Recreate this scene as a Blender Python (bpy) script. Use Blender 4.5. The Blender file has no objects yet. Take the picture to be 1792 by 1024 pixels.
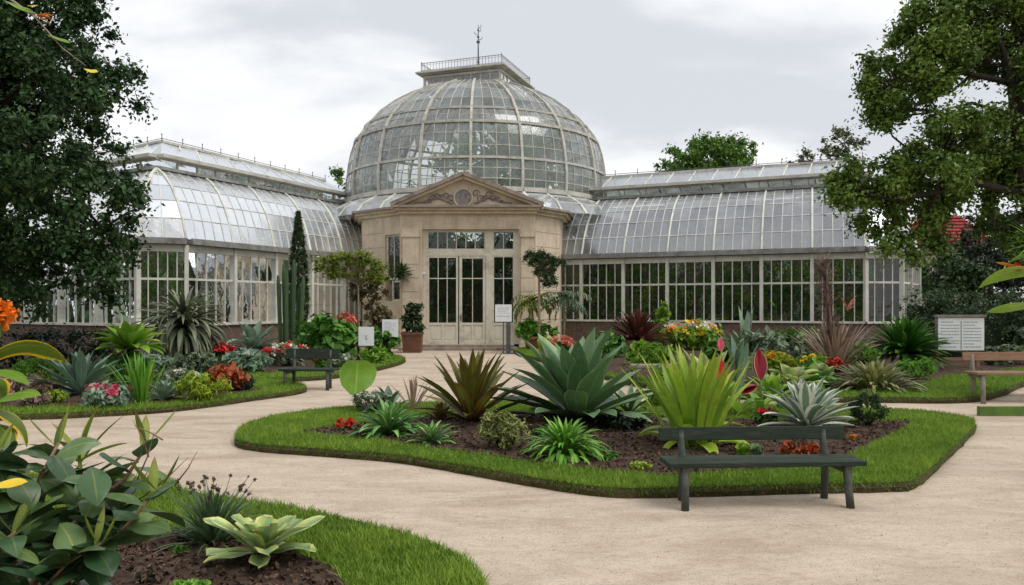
import bpy, math, random
import numpy as np
from mathutils import Vector, Matrix
random.seed(7); rng = np.random.default_rng(7)
R = math.radians; PI = math.pi
sc = bpy.context.scene; COL = sc.collection
# ------------------------------------------------------------------ layout helpers
CH, F, CX, HY = 1.75, 1400.0, 896.0, 535.0      # camera height, focal length (px), optical axis, horizon
def G(px, py, z=0.0):                            # where a sight line meets the ground (or a plane at height z)
    Y = (CH - z)*F/(py - HY); return Vector(((px-CX)*Y/F, Y, z))
def W(px, py, Y): return Vector(((px-CX)*Y/F, Y, CH+(HY-py)*Y/F))
def V(*a): return Vector(a)

# ------------------------------------------------------------------ materials
def new_mat(name):
    m = bpy.data.materials.new(name); m.use_nodes = True
    nt = m.node_tree; nt.nodes.clear()
    out = nt.nodes.new('ShaderNodeOutputMaterial'); return m, nt, out
def N(nt, t, **kw):
    n = nt.nodes.new(t)
    for k, v in kw.items():
        if k in ('operation','blend_type','data_type','attribute_name','noise_dimensions','feature','interpolation_type','clamp'): setattr(n, k, v)
        else: n.inputs[k].default_value = v
    return n
def math_(nt, op, a, b=None, c=None, clamp=False):
    n = nt.nodes.new('ShaderNodeMath'); n.operation = op; n.use_clamp = clamp
    for i, x in enumerate((a, b, c)):
        if x is None: continue
        if isinstance(x, (int, float)): n.inputs[i].default_value = x
        else: nt.links.new(x, n.inputs[i])
    return n.outputs[0]
def mixc(nt, fac, a, b, blend='MIX'):
    n = nt.nodes.new('ShaderNodeMix'); n.data_type = 'RGBA'; n.blend_type = blend; n.clamp_factor = True
    for s, x in ((n.inputs[0], fac), (n.inputs[6], a), (n.inputs[7], b)):
        if isinstance(x, (int, float)): s.default_value = x
        elif isinstance(x, (tuple, list)): s.default_value = (*x[:3], 1)
        else: nt.links.new(x, s)
    return n.outputs[2]
def smooth(nt, x, a, b):
    n = nt.nodes.new('ShaderNodeMapRange'); n.interpolation_type = 'SMOOTHSTEP'
    nt.links.new(x, n.inputs[0]); n.inputs[1].default_value = a; n.inputs[2].default_value = b
    return n.outputs[0]
def noise(nt, scale, detail=4, rough=.6, vec=None, dist=0.0):
    n = nt.nodes.new('ShaderNodeTexNoise'); n.inputs['Scale'].default_value = scale
    n.inputs['Detail'].default_value = detail; n.inputs['Roughness'].default_value = rough
    n.inputs['Distortion'].default_value = dist
    if vec is None:
        g = nt.nodes.new('ShaderNodeNewGeometry'); vec = g.outputs['Position']
    nt.links.new(vec, n.inputs['Vector']); return n.outputs['Fac']
def bump(nt, h, strength, dist, bsdf):
    b = nt.nodes.new('ShaderNodeBump'); b.inputs['Strength'].default_value = strength; b.inputs['Distance'].default_value = dist
    nt.links.new(h, b.inputs['Height']); nt.links.new(b.outputs[0], bsdf.inputs['Normal'])

def surf(name, c1, c2, scale=4, rough=.8, c3=None, s3=.7, bscale=40, bstr=.3, bdist=.01, spec=.3, metallic=0, stretch=None, streak=0):
    m, nt, out = new_mat(name)
    b = nt.nodes.new('ShaderNodeBsdfPrincipled'); b.inputs['Roughness'].default_value = rough
    b.inputs['Specular IOR Level'].default_value = spec; b.inputs['Metallic'].default_value = metallic
    vec = None
    if stretch:
        g = nt.nodes.new('ShaderNodeTexCoord'); mp = nt.nodes.new('ShaderNodeMapping')
        mp.inputs['Scale'].default_value = stretch; nt.links.new(g.outputs['Object'], mp.inputs[0]); vec = mp.outputs[0]
    f = smooth(nt, noise(nt, scale, 5, .65, vec), .35, .65)
    c = mixc(nt, f, c1, c2)
    if streak:
        g2 = nt.nodes.new('ShaderNodeNewGeometry'); m2 = nt.nodes.new('ShaderNodeMapping'); m2.inputs['Scale'].default_value = (4, 4, .35); nt.links.new(g2.outputs['Position'], m2.inputs[0])
        c = mixc(nt, math_(nt, 'MULTIPLY', smooth(nt, noise(nt, 1.3, 5, .7, m2.outputs[0]), .5, .75), streak), c, tuple(q*.55 for q in c2))
    if c3:
        f3 = smooth(nt, noise(nt, s3, 6, .7, vec), .5, .72); c = mixc(nt, f3, c, c3)
    nt.links.new(c, b.inputs['Base Color'])
    if bstr: bump(nt, noise(nt, bscale, 4, .7, vec), bstr, bdist, b)
    nt.links.new(b.outputs[0], out.inputs[0]); return m

def leaf_mat(name, col, edge=None, edge_t=.75, mid=None, mid_t=.12, tip=None, tip_t=.7, foot=None, foot_t=.25,
             rough=.45, trans=.22, var=.5, stripes=0, spec=.35):
    m, nt, out = new_mat(name); col = tuple(min(.85, q*1.15) for q in col)
    at = nt.nodes.new('ShaderNodeAttribute'); at.attribute_name = 'lf'
    sp = nt.nodes.new('ShaderNodeSeparateXYZ'); nt.links.new(at.outputs['Vector'], sp.inputs[0])
    u, v, r = sp.outputs
    e = math_(nt, 'MULTIPLY', math_(nt, 'ABSOLUTE', math_(nt, 'SUBTRACT', u, .5)), 2)
    c = mixc(nt, 0, col, col)
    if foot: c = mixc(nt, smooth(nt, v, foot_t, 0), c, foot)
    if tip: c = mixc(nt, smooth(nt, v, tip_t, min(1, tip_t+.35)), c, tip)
    if mid: c = mixc(nt, smooth(nt, e, mid_t*1.6, mid_t*.6), c, mid)
    if edge: c = mixc(nt, smooth(nt, e, edge_t-.06, edge_t+.06), c, edge)
    if stripes:
        w = math_(nt, 'SINE', math_(nt, 'MULTIPLY', e, stripes)); c = mixc(nt, math_(nt, 'MULTIPLY', smooth(nt, w, -.2, .8), .18), c, (.02,.04,.01))
    # each leaf has its own tone
    k = math_(nt, 'ADD', math_(nt, 'MULTIPLY', r, var*1.7), 1-var*.85)
    hs = nt.nodes.new('ShaderNodeHueSaturation'); nt.links.new(c, hs.inputs['Color']); nt.links.new(k, hs.inputs['Value'])
    nt.links.new(math_(nt, 'ADD', math_(nt, 'MULTIPLY', r, -.035), .517), hs.inputs['Hue'])
    nn = noise(nt, 9, 3)
    c = mixc(nt, .35, hs.outputs[0], mixc(nt, smooth(nt, nn, .3, .7), (.45,.45,.45), (1,1,1)), 'MULTIPLY')
    b = nt.nodes.new('ShaderNodeBsdfPrincipled'); b.inputs['Roughness'].default_value = rough; b.inputs['Specular IOR Level'].default_value = spec
    nt.links.new(c, b.inputs['Base Color'])
    t = nt.nodes.new('ShaderNodeBsdfTranslucent'); nt.links.new(mixc(nt, .5, c, (.5,.6,.1), 'MULTIPLY') if False else c, t.inputs[0])
    mx = nt.nodes.new('ShaderNodeMixShader'); mx.inputs[0].default_value = trans
    nt.links.new(b.outputs[0], mx.inputs[1]); nt.links.new(t.outputs[0], mx.inputs[2]); nt.links.new(mx.outputs[0], out.inputs[0])
    return m

def glass_mat(name, tint, dirt, dirt_col, gloss=.10, rough=.06):
    m, nt, out = new_mat(name)
    at = nt.nodes.new('ShaderNodeAttribute'); at.attribute_name = 'lf'
    sp = nt.nodes.new('ShaderNodeSeparateXYZ'); nt.links.new(at.outputs['Vector'], sp.inputs[0]); r = sp.outputs[2]
    tr = nt.nodes.new('ShaderNodeBsdfTransparent'); tr.inputs[0].default_value = (*tint, 1)
    gl = nt.nodes.new('ShaderNodeBsdfGlossy'); gl.inputs['Roughness'].default_value = rough; gl.inputs[0].default_value = (.93,.96,1,1)
    fr = nt.nodes.new('ShaderNodeFresnel'); fr.inputs[0].default_value = 1.5
    bp = nt.nodes.new('ShaderNodeBump'); bp.inputs['Strength'].default_value = .25; bp.inputs['Distance'].default_value = .02
    nt.links.new(noise(nt, 2.2, 2), bp.inputs['Height']); nt.links.new(bp.outputs[0], gl.inputs['Normal'])
    f = math_(nt, 'ADD', math_(nt, 'MULTIPLY', fr.outputs[0], 1.25), gloss, clamp=True)
    mx = nt.nodes.new('ShaderNodeMixShader'); nt.links.new(f, mx.inputs[0]); nt.links.new(tr.outputs[0], mx.inputs[1]); nt.links.new(gl.outputs[0], mx.inputs[2])
    df = nt.nodes.new('ShaderNodeBsdfDiffuse'); df.inputs[0].default_value = (*dirt_col, 1)
    tl = nt.nodes.new('ShaderNodeBsdfTranslucent'); tl.inputs[0].default_value = (*dirt_col, 1)
    dm = nt.nodes.new('ShaderNodeMixShader'); dm.inputs[0].default_value = .45
    nt.links.new(df.outputs[0], dm.inputs[1]); nt.links.new(tl.outputs[0], dm.inputs[2])
    dn = smooth(nt, noise(nt, 1.4, 5, .7), .3, .75)
    d = math_(nt, 'MULTIPLY', math_(nt, 'ADD', math_(nt, 'MULTIPLY', r, .55), math_(nt, 'ADD', math_(nt, 'MULTIPLY', dn, .6), .30)), dirt, clamp=True)
    m2 = nt.nodes.new('ShaderNodeMixShader'); nt.links.new(d, m2.inputs[0]); nt.links.new(mx.outputs[0], m2.inputs[1]); nt.links.new(dm.outputs[0], m2.inputs[2])
    nt.links.new(m2.outputs[0], out.inputs[0]); return m

M = {}
# gravel
def gravel():
    m, nt, out = new_mat('gravel')
    b = nt.nodes.new('ShaderNodeBsdfPrincipled'); b.inputs['Roughness'].default_value = .95; b.inputs['Specular IOR Level'].default_value = .1
    g = nt.nodes.new('ShaderNodeNewGeometry')
    mp = nt.nodes.new('ShaderNodeMapping'); mp.inputs['Scale'].default_value = (1, 2.2, 1); nt.links.new(g.outputs['Position'], mp.inputs[0])
    a = noise(nt, 1.1, 7, .72, mp.outputs[0], .6)
    c = mixc(nt, smooth(nt, a, .35, .68), (.60,.50,.395), (.46,.375,.29))
    wn = noise(nt, .45, 5, .6, mp.outputs[0], 1.2); c = mixc(nt, math_(nt, 'MULTIPLY', smooth(nt, wn, .48, .66), .55), c, (.335,.26,.195))
    n2 = noise(nt, 11, 5, .75, mp.outputs[0], .4); c = mixc(nt, math_(nt, 'MULTIPLY', smooth(nt, n2, .48, .72), .5), c, (.275,.195,.14))
    n3 = noise(nt, 90, 3, .7); c = mixc(nt, math_(nt, 'MULTIPLY', smooth(nt, n3, .45, .70), .65), c, (.25,.19,.14))
    n4 = noise(nt, 130, 2, .6); c = mixc(nt, math_(nt, 'MULTIPLY', smooth(nt, n4, .58, .72), .6), c, (.62,.52,.43))
    nt.links.new(c, b.inputs['Base Color'])
    h = math_(nt, 'ADD', math_(nt, 'MULTIPLY', n2, .6), math_(nt, 'MULTIPLY', n3, .35))
    bump(nt, h, .55, .03, b); nt.links.new(b.outputs[0], out.inputs[0]); return m
M['gravel'] = gravel()
M['field'] = surf('field', (.06,.09,.025), (.09,.12,.04), 1)
M['turf'] = surf('turf', (.075,.15,.018), (.12,.21,.025), 2.5, .95, (.15,.20,.04), 1.2, 60, .6, .03, .1)
M['turf_edge'] = surf('turf_edge', (.05,.045,.02), (.10,.075,.04), 12, .95, (.06,.09,.02), 5, 40, .7, .03, .1)
M['soil'] = surf('soil', (.055,.035,.026), (.11,.075,.056), 14, .95, (.15,.11,.085), 5, 45, 1, .04, .1)
M['mulch'] = leaf_mat('mulch', (.10,.065,.045), rough=.9, trans=0, var=.9, spec=.1)
M['stone'] = surf('stone', (.68,.56,.42), (.58,.475,.355), 1.6, .85, (.48,.39,.295), .8, 25, .4, .02, streak=.6)
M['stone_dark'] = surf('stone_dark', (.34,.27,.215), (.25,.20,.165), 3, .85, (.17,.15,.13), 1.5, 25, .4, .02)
M['carving'] = surf('carving', (.30,.26,.23), (.16,.145,.14), 9, .8, None, 1, 20, .5, .02)
M['paint'] = surf('cream_paint', (.70,.65,.53), (.62,.57,.45), 2, .5, (.40,.35,.27), 1.4, 20, .1, .01)
M['frame'] = surf('frame_paint', (.70,.69,.61), (.58,.57,.50), 2, .5, (.38,.36,.31), 1.1, 20, .15, .01)
M['rib'] = surf('rib_paint', (.54,.52,.46), (.42,.40,.35), 2.5, .6, (.29,.27,.235), 1.5, 20, .2, .01)
M['gutter'] = surf('gutter', (.27,.27,.25), (.19,.185,.17), 3, .6, (.13,.115,.10), 1.5, 20, .2, .01)
M['bars'] = surf('glazing_bar', (.66,.66,.62), (.50,.49,.45), 2, .5, None, 1, 20, 0)
M['brick'] = surf('plinth_brick', (.20,.13,.10), (.12,.085,.07), 8, .9, (.09,.075,.065), 2, 30, .4, .02)
M['iron'] = surf('iron', (.10,.105,.11), (.06,.065,.07), 6, .5, None, 1, 20, 0)
M['dark'] = surf('shade', (.03,.03,.025), (.045,.04,.03), 3, .9)
M['floor'] = surf('indoor_floor', (.06,.05,.04), (.1,.085,.07), 3, .9)
M['green_bench'] = surf('green_bench_paint', (.016,.028,.018), (.028,.040,.028), 5, .6, (.055,.055,.045), 4, 30, .25, .005, .2, 0, (1,9,9))
M['bench_leg'] = surf('bench_leg_paint', (.055,.065,.055), (.09,.10,.085), 7, .65, (.13,.125,.10), 5, 30, .3, .005)
M['wood'] = surf('brown_wood', (.22,.12,.07), (.30,.18,.115), 4, .6, (.15,.085,.05), 3, 20, .2, .005, .3, 0, (1,12,12))
M['greywood'] = surf('grey_wood', (.28,.25,.21), (.19,.165,.14), 5, .8, None, 1, 20, .3, .01)
M['greenplank'] = surf('green_plank', (.11,.20,.035), (.08,.15,.03), 4, .7, None, 1, 20, .2)
M['card'] = surf('white_card', (.80,.81,.83), (.74,.75,.77), 3, .5, None, 1, 20, 0)
M['ink'] = surf('ink', (.33,.34,.37), (.42,.42,.45), 8, .6, None, 1, 20, 0)
M['terracotta'] = surf('terracotta', (.32,.13,.075), (.24,.095,.055), 4, .85, (.36,.22,.15), 3, 20, .2)
M['brownpot'] = surf('brown_pot', (.17,.075,.045), (.12,.055,.035), 4, .6, None, 1, 20, .2)
M['bark'] = surf('bark', (.030,.025,.020), (.055,.045,.035), 6, .9, None, 1, 15, .8, .04, .2, 0, (4,4,1))
M['palebark'] = surf('pale_bark', (.36,.28,.19), (.25,.19,.13), 8, .85, None, 1, 20, .4)
M['redtile'] = surf('red_tile', (.40,.055,.06), (.28,.04,.045), 3, .7, None, 1, 15, .4, .05)
M['render'] = surf('house_wall', (.50,.42,.33), (.42,.35,.27), 2, .8)
M['g_roof'] = glass_mat('roof_glass', (.84,.90,.89), .36, (.84,.87,.90), .20, .20)
M['g_dome'] = glass_mat('dome_glass', (.95,.98,.96), .24, (.84,.88,.86), .05, .18)
M['g_win'] = glass_mat('window_glass', (.86,.93,.84), .03, (.5,.55,.5), .005, .03)
# leaves
LM = {}
def L(key, *a, **k): LM[key] = leaf_mat('leaf_'+key, *a, **k); return LM[key]
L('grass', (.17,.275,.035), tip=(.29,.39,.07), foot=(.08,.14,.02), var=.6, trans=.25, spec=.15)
L('dark', (.034,.074,.022), var=.75, rough=.5, trans=.15, spec=.25)
L('oak', (.105,.175,.030), var=.8, rough=.5, trans=.22, spec=.25)
L('maple', (.10,.20,.025), var=.6, trans=.25)
L('olive', (.12,.14,.055), var=.6)
L('cypress', (.045,.08,.025), var=.7, trans=.1)
L('hedge', (.045,.085,.028), var=.6, trans=.15)
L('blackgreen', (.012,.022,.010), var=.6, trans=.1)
L('green', (.07,.19,.022), var=.6)
L('bright', (.13,.32,.03), mid=(.24,.42,.08), var=.5)
L('lime', (.27,.41,.035), tip=(.42,.50,.06), edge=(.36,.48,.07), edge_t=.8, foot=(.16,.26,.03), var=.35, trans=.3, rough=.4)
L('limegreen', (.19,.36,.035), tip=(.34,.48,.07), foot=(.05,.12,.015), var=.45, trans=.3)
L('yellowgreen', (.28,.38,.03), foot=(.06,.14,.02), var=.5)
L('agave', (.12,.215,.09), edge=(.30,.40,.20), edge_t=.90, mid=(.20,.30,.16), mid_t=.06, foot=(.10,.15,.07), var=.4, rough=.38, trans=.08)
L('blueagave', (.13,.215,.155), edge=(.24,.32,.22), edge_t=.9, mid=(.20,.30,.20), mid_t=.1, var=.4, rough=.5, trans=.08)
L('brom', (.115,.125,.018), edge=(.17,.10,.02), edge_t=.75, mid=(.17,.19,.03), foot=(.13,.03,.012), foot_t=.65, tip=(.10,.065,.015), var=.5, rough=.4)
L('varieg', (.15,.23,.15), edge=(.70,.72,.60), edge_t=.50, foot=(.30,.33,.22), var=.3, rough=.5)
L('spider', (.10,.27,.05), mid=(.40,.52,.25), mid_t=.22, foot=(.04,.12,.01), var=.5)
L('frost', (.40,.50,.16), mid=(.25,.38,.17), mid_t=.35, edge=(.60,.62,.24), edge_t=.72, tip=(.50,.50,.16), tip_t=.85, var=.4, rough=.45)
L('feather', (.15,.175,.10), tip=(.24,.26,.16), foot=(.05,.065,.03), var=.7)
L('redbrown', (.10,.035,.022), tip=(.16,.06,.035), var=.7)
L('straw', (.36,.26,.19), var=.6, tip=(.40,.27,.20))
L('purple', (.25,.17,.14), var=.5, tip=(.34,.24,.20))
L('silver', (.22,.31,.22), var=.5)
L('greygreen', (.15,.21,.12), var=.6, tip=(.24,.30,.18))
L('stripehump', (.22,.27,.06), edge=(.42,.40,.22), edge_t=.6, foot=(.10,.12,.03), tip=(.42,.36,.18), var=.6)
L('croton', (.30,.06,.015), edge=(.42,.16,.02), var=.8)
L('cycad', (.035,.125,.014), mid=(.10,.22,.03), tip=(.08,.21,.02), var=.6, rough=.35)
L('rubber', (.085,.15,.050), mid=(.20,.25,.06), mid_t=.05, edge=(.11,.17,.055), edge_t=.94, var=.55, rough=.33, trans=.12)
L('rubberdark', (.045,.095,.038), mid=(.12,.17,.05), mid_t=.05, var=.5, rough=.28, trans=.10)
L('newleaf', (.17,.23,.03), mid=(.30,.30,.08), mid_t=.07, tip=(.25,.17,.04), var=.5, trans=.3)
L('yellowedge', (.12,.20,.02), edge=(.85,.58,.02), edge_t=.76, mid=(.25,.30,.06), mid_t=.05, var=.25)
L('chive', (.10,.17,.075), tip=(.16,.19,.08), foot=(.11,.19,.06), var=.6, rough=.4)
L('lotus', (.18,.33,.03), mid=(.34,.46,.10), mid_t=.035, edge=(.30,.45,.06), edge_t=.95, tip=(.26,.40,.05), var=.2, trans=.35)
L('heliconia', (.16,.30,.03), mid=(.35,.42,.10), mid_t=.05, edge=(.28,.40,.05), edge_t=.93, var=.3, trans=.35, stripes=0)
L('red', (.62,.035,.02), tip=(.70,.10,.02), var=.5, rough=.5, trans=.25)
L('darkred', (.24,.008,.014), edge=(.55,.45,.28), edge_t=.90, var=.1, trans=.05, rough=.3)
L('pink', (.62,.10,.16), tip=(.75,.25,.30), var=.4)
L('orange', (.75,.22,.01), tip=(.80,.34,.02), var=.3)
L('yellow', (.78,.55,.03), var=.3)
L('white', (.75,.72,.62), var=.25)
L('coral', (.60,.18,.12), var=.4)
L('drybrown', (.14,.10,.07), var=.6)

# ------------------------------------------------------------------ objects
def tag(o, label=None, cat=None, group=None, kind=None):
    if label: o['label'] = label
    if cat: o['category'] = cat
    if group: o['group'] = group
    if kind: o['kind'] = kind
    return o
def thing(name, loc, label, cat, group=None, rz=0):
    o = bpy.data.objects.new(name, None); COL.objects.link(o); o.location = loc; o.rotation_euler = (0, 0, rz); o.empty_display_size = .2
    return tag(o, label, cat, group)
def mesh(name, verts, faces, mats, mi=None, lf=None, parent=None, smooth_=False):
    verts = np.asarray(verts, dtype=np.float32).reshape(-1, 3)
    me = bpy.data.meshes.new(name)
    if isinstance(faces, np.ndarray):
        nf, k = faces.shape
        me.vertices.add(len(verts)); me.vertices.foreach_set('co', verts.ravel())
        me.loops.add(nf*k); me.loops.foreach_set('vertex_index', faces.astype(np.int32).ravel())
        me.polygons.add(nf); me.polygons.foreach_set('loop_start', np.arange(0, nf*k, k, dtype=np.int32))
        me.update(calc_edges=True)
    else:
        me.from_pydata(verts.tolist(), [], faces); me.update()
    if not isinstance(mats, (list, tuple)): mats = [mats]
    for m in mats: me.materials.append(m)
    if mi is not None: me.polygons.foreach_set('material_index', np.asarray(mi, dtype=np.int32))
    me.polygons.foreach_set('use_smooth', np.full(len(me.polygons), bool(smooth_)))
    if lf is not None:
        a = me.attributes.new('lf', 'FLOAT_VECTOR', 'POINT'); a.data.foreach_set('vector', np.asarray(lf, dtype=np.float32).ravel())
    o = bpy.data.objects.new(name, me); COL.objects.link(o)
    if parent is not None: o.parent = parent
    return o
class MB:
    def __init__(s): s.v = []; s.f = []; s.lf = []; s.mi = []
    def add(s, vs, fs, lf=None, mi=0):
        b = len(s.v); s.v += [tuple(x) for x in vs]; s.f += [tuple(i+b for i in f) for f in fs]
        s.lf += lf if lf else [(.5, .5, .5)]*len(vs); s.mi += [mi]*len(fs)
    def box(s, c, size, rz=0, mi=0, M4=None):
        x, y, z = [k/2 for k in size]; m = M4 or Matrix.Rotation(rz, 4, 'Z')
        vs = [Vector(c)+(m @ Vector((i*x, j*y, k*z))) for i in (-1,1) for j in (-1,1) for k in (-1,1)]
        s.add(vs, [(0,1,3,2),(4,6,7,5),(0,4,5,1),(2,3,7,6),(0,2,6,4),(1,5,7,3)], mi=mi)
    def bx(s, a, b, mi=0): s.box([(p+q)/2 for p, q in zip(a, b)], [abs(q-p) for p, q in zip(a, b)], mi=mi)
    def bar(s, p, q, w, h, up=(0,0,1), mi=0):     # rectangular bar p->q, w wide, h along up
        p, q = Vector(p), Vector(q); d = (q-p)
        if d.length < 1e-5: return
        d.normalize(); up = Vector(up); sd = d.cross(up)
        if sd.length < 1e-3: sd = d.cross(Vector((1,0,0)))
        sd.normalize(); u = sd.cross(d).normalized()
        vs = []
        for e in (p, q):
            for a, b in ((-1,-1),(1,-1),(1,1),(-1,1)): vs.append(e+sd*a*w/2+u*b*h/2)
        s.add(vs, [(0,1,2,3),(7,6,5,4),(0,4,5,1),(1,5,6,2),(2,6,7,3),(3,7,4,0)], mi=mi)
    def tube(s, pts, rad, n=7, mi=0, cap=True):
        pts = [Vector(p) for p in pts]; m = len(pts)
        if isinstance(rad, (int, float)): rad = [rad]*m
        b = []; prev = None
        for i, p in enumerate(pts):
            d = (pts[min(i+1, m-1)]-pts[max(i-1, 0)]).normalized()
            if prev is None:
                a = d.orthogonal().normalized()
            else: a = (prev-d*prev.dot(d)); a = a.normalized() if a.length > 1e-4 else d.orthogonal().normalized()
            prev = a; c = d.cross(a)
            for k in range(n):
                t = 2*PI*k/n; b.append(p+(a*math.cos(t)+c*math.sin(t))*rad[i])
        fs = [(i*n+k, i*n+(k+1) % n, (i+1)*n+(k+1) % n, (i+1)*n+k) for i in range(m-1) for k in range(n)]
        if cap: fs += [tuple(range(n-1, -1, -1)), tuple(range((m-1)*n, m*n))]
        s.add(b, fs, mi=mi)
    def lathe(s, c, prof, n=20, mi=0):
        c = Vector(c); vs = []
        for r, z in prof:
            for k in range(n): vs.append(c+V(r*math.cos(2*PI*k/n), r*math.sin(2*PI*k/n), z))
        fs = [(i*n+k, i*n+(k+1) % n, (i+1)*n+(k+1) % n, (i+1)*n+k) for i in range(len(prof)-1) for k in range(n)]
        s.add(vs, fs, mi=mi)
    def prism(s, poly, z0, z1, mi=0):             # poly: list of (x,y), counter-clockwise
        n = len(poly); vs = [(x, y, z0) for x, y in poly]+[(x, y, z1) for x, y in poly]
        s.add(vs, [tuple(range(n-1, -1, -1)), tuple(range(n, 2*n))]+[(i, (i+1) % n, n+(i+1) % n, n+i) for i in range(n)], mi=mi)
    def build(s, name, mats, parent=None, smooth_=False, label=None):
        o = mesh(name, s.v, s.f, mats, s.mi, s.lf, parent, smooth_)
        if label: o['label'] = label
        return o
    # one leaf: curved strip of three columns
    def leaf(s, base, az, elev, Ln, Wd, droop=.6, nseg=7, fold=.2, prof='agave', rnd=None, twist=0, wave=0, mi=0, bow=0):
        if rnd is None: rnd = random.random()
        p = Vector(base); a = elev; st = Ln/nseg; vs = []; lf = []; ph = random.uniform(0, 6)
        azc = az
        for i in range(nseg+1):
            t = i/nseg
            if prof == 'agave': w = (.62+.76*t if t < .5 else 1-((t-.5)/.5)**2.2)
            elif prof == 'strap': w = (.7+.3*min(1, t*3)) if t < .72 else max(0, 1-((t-.72)/.28)**1.6)
            elif prof == 'grass': w = (1-t)**.6
            elif prof == 'broad': w = math.sin(PI*min(1, t*.97+.03))**.75*(1 if t < .6 else 1-.15*(t-.6)/.4)
            elif prof == 'spatula': w = .35+.65*math.sin(PI*min(.98, t*.72+.1))**1.2 if t < .93 else .45*(1-t)/.07
            else: w = 1
            w = max(w, .01)*Wd/2
            d = V(math.cos(azc)*math.cos(a), math.sin(azc)*math.cos(a), math.sin(a))
            sd = V(-math.sin(azc), math.cos(azc), 0); nr = d.cross(sd)*-1
            if twist: 
                m = Matrix.Rotation(twist*t, 3, d); sd = m @ sd; nr = m @ nr
            if nr.z < 0 and a < PI/2 and not twist: nr = -nr
            wv = wave*Wd*math.sin(ph+t*9)
            vs += [p+sd*w+nr*(fold*w*2+wv), p, p-sd*w+nr*(fold*w*2-wv)]
            lf += [(0, t, rnd), (.5, t, rnd), (1, t, rnd)]
            a -= droop/nseg*(1+t*.8); azc += bow/nseg
            p = p+d*st
        fs = []
        for i in range(nseg):
            b = i*3; fs += [(b, b+1, b+4, b+3), (b+1, b+2, b+5, b+4)]
        s.add(vs, fs, lf, mi)

def leaf_cloud(clusters, n, size, up=.35, flat=1.0, asp=.5, jit=1.0, outw=.6):
    """clusters: array (k,4+) x,y,z,r ; leaves scattered round cluster centres. returns verts, faces, lf"""
    cl = np.asarray(clusters, dtype=float); k = len(cl)
    wts = cl[:, 3]**2; wts /= wts.sum()
    ci = rng.choice(k, n, p=wts)
    d = rng.normal(size=(n, 3)); d /= np.linalg.norm(d, axis=1)[:, None]
    rad = np.minimum(np.abs(rng.normal(size=n))*.62, 1.5)*cl[ci, 3]
    off = d*rad[:, None]; off[:, 2] *= flat
    p = cl[ci, :3]+off
    nrm = d*outw+rng.normal(size=(n, 3))*.55*jit; nrm[:, 2] += up
    nrm /= np.linalg.norm(nrm, axis=1)[:, None]
    t = rng.normal(size=(n, 3)); t -= nrm*(t*nrm).sum(1)[:, None]; t /= np.linalg.norm(t, axis=1)[:, None]
    t[:, 2] -= .25; t /= np.linalg.norm(t, axis=1)[:, None]
    b = np.cross(nrm, t)
    s = size*(.6+.8*rng.random(n))[:, None]
    v = np.stack([p-t*s*.5, p+b*s*asp*.5+nrm*s*.10, p+t*s*.5, p-b*s*asp*.5+nrm*s*.10], axis=1)
    crnd = rng.random(k)
    r = np.clip(.55*crnd[ci]+.45*rng.random(n), 0, 1)
    lf = np.zeros((n, 4, 3)); lf[:, :, 2] = r[:, None]; lf[:, :, 0] = [.5, 0, .5, 1]; lf[:, :, 1] = [0, .5, 1, .5]
    i = np.arange(n)[:, None]*4
    f = np.concatenate([i+np.array([[0, 1, 2]]), i+np.array([[0, 2, 3]])], axis=0)
    return v.reshape(-1, 3), f, lf.reshape(-1, 3)
def cloud_obj(name, clusters, n, size, mat, parent=None, **kw):
    v, f, lf = leaf_cloud(clusters, n, size, **kw)
    return mesh(name, v, f, mat, None, lf, parent)
def blob_clusters(c, rx, ry, rz, k, r, shell=.55, top=False):
    d = rng.normal(size=(k, 3)); d /= np.linalg.norm(d, axis=1)[:, None]
    if top: d[:, 2] = np.abs(d[:, 2])
    q = (shell+(1-shell)*rng.random(k)**.5)[:, None]*d*np.array([rx, ry, rz])
    return np.concatenate([q+np.array(c), (r*(.6+.8*rng.random(k)))[:, None]], axis=1)

# ------------------------------------------------------------------ ground, beds
def catmull(pts, n=6, closed=True):
    out = []; m = len(pts)
    for i in range(m):
        p0, p1, p2, p3 = [Vector(pts[(i+k-1) % m]) for k in range(4)]
        for j in range(n):
            t = j/n
            out.append(.5*((2*p1)+(-p0+p2)*t+(2*p0-5*p1+4*p2-p3)*t*t+(-p0+3*p1-3*p2+p3)*t**3))
    return out
def inpoly(P, poly):
    x, y = P[:, 0], P[:, 1]; ins = np.zeros(len(P), bool); n = len(poly); j = n-1
    for i in range(n):
        xi, yi = poly[i]; xj, yj = poly[j]
        c = ((yi > y) != (yj > y)) & (x < (xj-xi)*(y-yi)/(yj-yi+1e-12)+xi); ins ^= c; j = i
    return ins
def area(p): return .5*sum(p[i-1][0]*p[i][1]-p[i][0]*p[i-1][1] for i in range(len(p)))
def ccw(p): return p if area(p) > 0 else p[::-1]
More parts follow.
